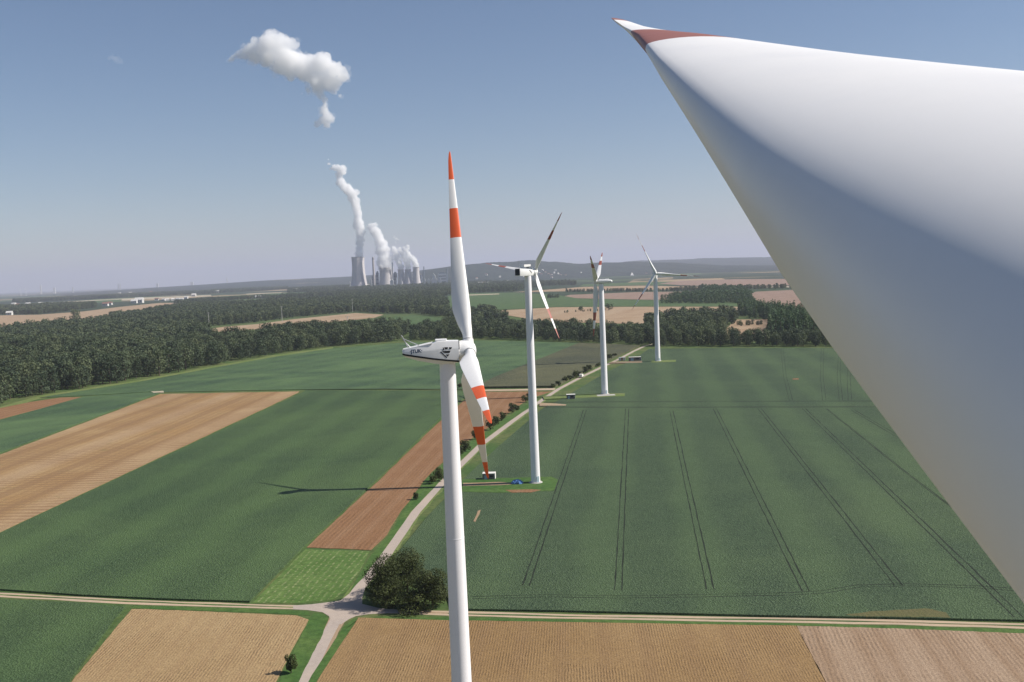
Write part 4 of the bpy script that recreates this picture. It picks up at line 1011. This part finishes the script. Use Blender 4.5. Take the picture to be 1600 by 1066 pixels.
for px, tp, wp in ((663, 434, 3.0), (669.5, 435, 2.6), (675, 434.5, 2.8), (681, 434, 3.2), (687.5, 433.5, 3.2)):
    shed(px, tp, wp, '%s white pointed shed in the row right of the cooling towers' % {663: 'leftmost', 669.5: 'second', 675: 'middle', 681: 'fourth', 687.5: 'rightmost'}[px], grp='white sheds right of the cooling towers')
shed(677.5, 427, 5.0, 'tall white building behind the row of pointed sheds', 'works_hall', PD - 200)
for px, tp, wp, lab in ((546.5, 439, 1.6, 'white silo block at the left foot of the tallest cooling tower'), (579.5, 433.5, 2.4, 'small white block between tall towers and chimney'), (626.5, 436.5, 1.8, 'slim white block at the foot of the right three towers'), (612, 436, 5.5, 'grey-pink hall before the squat cooling towers'), (619, 433.5, 2.0, 'small white block left of the right three towers')):
    shed(px, tp, wp, lab, 'works_hall', PD - 350)

# houses: small white dwellings scattered on plain and hill
def house(p, wd, label, grp, rz=0.0, mat='house_wall', roof='house_roof'):
    r = empty('house', p, rz, label, 'house', grp); h = wd * 0.45
    b = MB(); b.box(-wd/2, wd/2, -wd*.35, wd*.35, -6, h); b.build('wall', M[mat], r)
    f = MB(); f.loft([[(x, -wd*.4, h), (x, 0, h + wd*.3), (x, wd*.4, h)] for x in (-wd*.54, wd*.54)]); f.build('roof', M[roof], r)
    c = MB()
    for q in (-.3, 0, .3): c.box(wd*q - wd*.06, wd*q + wd*.06, -wd*.35 - .08, -wd*.35 + .02, h*.35, h*.75)
    c.build('window', M['dark'], r); return r
for px, py, wd, lab in [(165, 478.5, 20, 'left one of two small white houses above the far tan field'), (171.5, 476.8, 18, 'right one of two small white houses above the far tan field')]:
    house(G(px, py), wd, lab, None)
for px, py, wd in [(210, 474.2, 22), (218, 473.6, 30)]:
    house(G(px, py), wd, '%s white barn at the upper edge of the far tan field' % ('smaller, left' if wd < 25 else 'longer, right'), 'white barns above the far tan field', mat='house_wall', roof='house_wall')
vill = [(22, 478), (28, 478.3), (44, 478), (64, 477), (82, 476.5), (256, 470.6), (262, 470.4), (270, 470), (278, 469.8), (284, 469.6), (291, 467), (303, 463.4), (311, 459.3), (326, 452.6), (387, 466.6), (393, 466.5), (402, 466.2), (406, 466), (448, 464), (476, 463.3), (455, 456), (462, 455.6), (160, 463), (168, 462.5), (187, 460.5), (204, 460), (236, 458.3), (15, 492.5), (245, 469.8), (340, 458)]
for px, py in vill:
    p = G(px, py); wd = 8 + p.y * 0.0023 * random.uniform(0.6, 1.2)
    house(p, wd, 'pale speck of a house on the hazy plain at the left', 'houses on the hazy plain at the left', random.uniform(-.5, .5), roof=random.choice(['house_wall', 'house_roof', 'house_wall']))
for px, py in [(662, 459.5), (668, 459), (674, 458.6), (680, 458.3), (732, 446.5), (751, 445.5), (757, 445), (761, 445.2), (548, 451), (556, 450), (566, 449.5), (575, 448.6), (596, 449), (604, 448.5), (618, 449.5), (640, 449.8)]:
    p = G(px, py); house(p, 9 + p.y * 0.0022, 'small pale house among the dark woods below the power station', 'houses below the power station', random.uniform(-.5, .5), roof='house_roof' if random.random() < .4 else 'house_wall')
def on_hill(px, py, D0=7300, D1=9600, ridge=ridge1):
    for D in np.arange(D0, D1, 20):
        if A(px, py, D).z <= hill_h(px, D, D0, D1, ridge): return A(px, py, D)
    return A(px, py, D1)
hill_v = [(838, 425.5), (843, 427.5), (846, 429.5), (852, 426), (857, 429), (861, 430.5), (866, 427), (872, 428.5), (876, 430.5), (868, 423.5), (848, 423), (800, 440), (794, 440.5), (806, 427), (760, 430), (745, 436), (781, 433), (884, 431), (819, 434), (862, 434), (706, 437), (1010, 428.5), (908, 427)]
for px, py in hill_v:
    p = on_hill(px, py); house(p, random.uniform(11, 17), 'small white house of the village scattered over the wooded hillside', 'village houses on the wooded hillside', random.uniform(-.6, .6), roof='house_wall' if random.random() < .5 else 'house_roof')
q = [on_hill(x, y) for x, y in ((980, 437), (992, 437), (990, 431), (987, 426.5), (985, 431))]
qm = MB(); N_ = len(q); qm.add([p + Vector((0, -14, 6)) for p in q] + [p + Vector((0, 10, -6)) for p in q], [tuple(range(N_)), tuple(range(N_, 2*N_))[::-1]] + [(i, (i+1) % N_, N_ + (i+1) % N_, N_ + i) for i in range(N_)])
tag(qm.build('quarry_face', M['house_wall']), kind='structure')
for k, (px, tp, wp) in enumerate([(64, 445.5, 1.6), (85, 449.5, 2.6), (114, 449, 1.8), (185, 444, 1.5), (188, 443.2, 1.2), (246, 443, 3.0), (300, 440.5, 4.0), (355, 434, 1.4)]):
    D = 17000; x = X(px, D); z = HT(px, tp, D) ; wd = wp / 2 * D / 1600
    r = empty('distant_tower_block', (x, D, 0), 0.1, 'faint pale tower block on the left horizon, %s one counting from the left' % ORD[k], 'building', 'tower blocks on the left horizon')
    b = MB(); b.box(-wd, wd, -wd, wd, 0, max(z, 30)); b.build('wall', M['plant_pale'], r)

# ------------------------------------------------------------------ steam and clouds (volumes)
def steam_mat(name, dens, aniso=0.0):
    m_ = bpy.data.materials.new(name); m_.use_nodes = True; t = m_.node_tree; t.nodes.remove(t.nodes['Principled BSDF'])
    pv = t.nodes.new('ShaderNodeVolumePrincipled'); pv.inputs['Color'].default_value = (0.999, 0.998, 0.997, 1); pv.inputs['Density'].default_value = dens
    pv.inputs['Anisotropy'].default_value = aniso
    t.links.new(pv.outputs[0], t.nodes['Material Output'].inputs['Volume'])
    m_.cycles.homogeneous_volume = True
    return m_
def puff(name, blobs, D, label, cat, dens, nscale, disp, voxel, seed=1, extra=3, group=None, parent=None, swell=1.0):
    """one cloud body: blobs (px, py, radius) at distance D, merged, roughened, filled with even vapour"""
    r = np.random.default_rng(seed); k = D / 1600
    B = []; name_big = len(blobs) > 9
    for px, py, rad in blobs:
        if cat == 'steam': rad *= 1.2 if name_big else 1.02
        rad *= swell
        c = A(px, py, D); B.append((c.x, c.y + r.uniform(-.3, .3) * rad * k, c.z, rad * k * 0.86))
        for _ in range(extra):
            d = r.normal(size=3); d /= np.linalg.norm(d); q = rad * k
            B.append((c.x + d[0]*q*.72, c.y + d[1]*q*.72, c.z + d[2]*q*.78, q * r.uniform(.30, .52)))
    cen = Vector((B[0][0], B[0][1], B[0][2]))
    bm = bmesh.new()
    for x, y, z, q in B:
        bmesh.ops.create_icosphere(bm, subdivisions=2, radius=q, matrix=Matrix.Translation(Vector((x, y, z)) - cen))
    me = bpy.data.meshes.new(name); bm.to_mesh(me); bm.free()
    o = link(name, me, steam_mat(name + '_vapour', dens)); o.location = cen
    if parent: o.parent = parent; o.location = cen - parent.location
    else: tag(o, label, cat, group)
    rm = o.modifiers.new('merge', 'REMESH'); rm.mode = 'VOXEL'; rm.voxel_size = voxel
    for j, (sc_, st_) in enumerate(((nscale, disp), (nscale * 0.4, disp * 0.5))):
        tx = bpy.data.textures.new(name + '_curl', 'CLOUDS'); tx.noise_scale = sc_; tx.noise_depth = 3
        dm = o.modifiers.new('curl', 'DISPLACE'); dm.texture = tx; dm.strength = st_; dm.mid_level = 0.5; dm.texture_coords = 'LOCAL'
    return o
P1 = [(561.0,401.5,6.2),(561.5,396,5.6),(562,388,5),(562,380,5.2),(562.5,371,6),(562.5,364,6.6),(561.5,355,7.4),(560.5,347,7.4),(560,339,6),(559.5,333,6.2),(557,325,6.4),(555,318,7),(553.5,311,6.8),(552,304,7.4),(547,299,7),(542,294,7.2),(536,289,6.2),(531.6,284,6),(529.5,275,4.8),(534,267,7),(528,263,5.5),(522,262,4),(517,263,2.5),(513.5,256,1.8),(513,249,1.2)]
P2 = [(603,417.5,9.5),(603,413,11),(601.5,407,10.5),(600,401,9.6),(599,393,9),(597.6,385,8.6),(595.5,379,7.8),(592.5,373,7.2),(589,368,7),(586,362,7),(582,358,6.2),(580,354,4.5),(586,351,4)]
P3 = [(626.5,420,4.6),(625.5,416.5,5.6),(623.5,411,6),(621.5,405,6.4),(619,399,5.8),(617.5,393,5),(615.5,388,3.4)]
P3b = [(616,370,1.8),(619,373,2.4),(622,374.5,1.8),(618.5,379,1.8)]
P4 = [(637.5,420,4.6),(637.5,416.5,5.6),(636,411,5.8),(634.5,405,5.8),(631.5,400,5.2),(628,395,4.6),(624.5,391,3.6)]
P5 = [(650.5,417,4.8),(650,414,5.4),(648,409,5.3),(645,404.5,5.2),(641,400,4.4),(638,396,4),(634.5,391.5,4.4),(637,386.5,3.6),(632,387,3)]
pl1 = puff('steam_plume', P1, PD, 'tall white steam column bending left above the tallest cooling tower', 'steam', 0.06, 18, 26, 3.2, 1, extra=6)
pl2 = puff('steam_plume', P2, PD, 'broad white steam plume rising from the wide squat cooling towers', 'steam', 0.06, 20, 28, 3.2, 2, extra=6)
puff('steam_plume', P3, PD, 'short steam plume from the leftmost of the right three cooling towers', 'steam', 0.10, 18, 18, 3.0, 3, extra=5)
puff('steam_plume', P4, PD, 'short steam plume from the middle of the right three cooling towers', 'steam', 0.10, 18, 18, 3.0, 4, extra=5)
puff('steam_plume', P5, PD, 'curling steam plume from the cooling tower at the right end', 'steam', 0.10, 18, 18, 3.0, 5, extra=5)
puff('steam_wisp', P3b, PD, 'small detached wisp of steam above the right three cooling towers', 'steam', 0.05, 9, 7, 2.2, 6, extra=3)
def cl(L): return [(340 + x / 5.61, 30 + y / 5.61, r_ / 5.61) for x, y, r_ in L]
C1 = cl([(140,345,28),(180,325,38),(230,310,52),(290,275,62),(340,240,60),(400,250,90),(470,215,95),(455,130,42),(500,125,36),(550,180,66),(610,200,58),(665,225,48),(690,250,25),(560,300,110),(450,320,95),(330,330,70),(650,380,110),(750,385,98),(850,370,85),(930,400,95),(1020,450,85),(1095,500,58),(1110,450,35),(980,540,85),(900,600,52),(870,540,95),(760,460,95),(640,460,70),(540,420,70),(1050,560,45),(905,670,36),(935,710,32),(870,640,34),(950,745,24),(1030,640,22),(1080,670,14),(790,620,26),(740,650,16)])
C2 = cl([(940,770,34),(945,815,44),(975,860,46),(925,880,46),(880,915,32),(955,925,36),(1000,890,24),(860,935,16)])
cb1 = puff('steam_cloud', C1, PD, 'big white puffy cloud drifting at the upper left of the sky', 'cloud', 0.024, 46, 40, 7.0, 8, extra=8)
cb2 = puff('steam_cloud', C2, PD, 'small white cloud lump hanging just below the big cloud', 'cloud', 0.03, 30, 26, 5.0, 9, extra=6)
puff('thin_vapour', P1[4:], PD, None, None, 0.008, 30, 34, 5.0, 21, extra=4, parent=pl1, swell=1.15)
puff('thin_vapour', P2[3:], PD, None, None, 0.008, 30, 34, 5.0, 22, extra=4, parent=pl2, swell=1.12)
puff('thin_vapour', C1, PD, None, None, 0.0045, 60, 90, 9.0, 23, extra=5, parent=cb1, swell=1.14)
puff('thin_vapour', C2, PD, None, None, 0.005, 45, 60, 7.0, 24, extra=4, parent=cb2, swell=1.2)
puff('steam_cloud', [(176, 88, 4), (180, 92, 6), (184, 95, 6), (189, 97, 4.5), (172, 90, 3)], PD, 'faint tiny wisp of cloud at the far upper left', 'cloud', 0.003, 30, 26, 5.0, 10, extra=4)

# ------------------------------------------------------------------ haze
hz = MB().box(-43000, 43000, -700, 59000, -1.0, 880.0).build('haze', None); hz['kind'] = 'stuff'
hm = bpy.data.materials.new('haze_air'); hm.use_nodes = True; t = hm.node_tree; t.nodes.remove(t.nodes['Principled BSDF'])
pv = t.nodes.new('ShaderNodeVolumePrincipled'); pv.inputs['Color'].default_value = (0.72, 0.745, 0.90, 1); pv.inputs['Density'].default_value = 5.4e-5; pv.inputs['Anisotropy'].default_value = 0.1
t.links.new(pv.outputs[0], t.nodes['Material Output'].inputs['Volume']); hz.data.materials.append(hm)
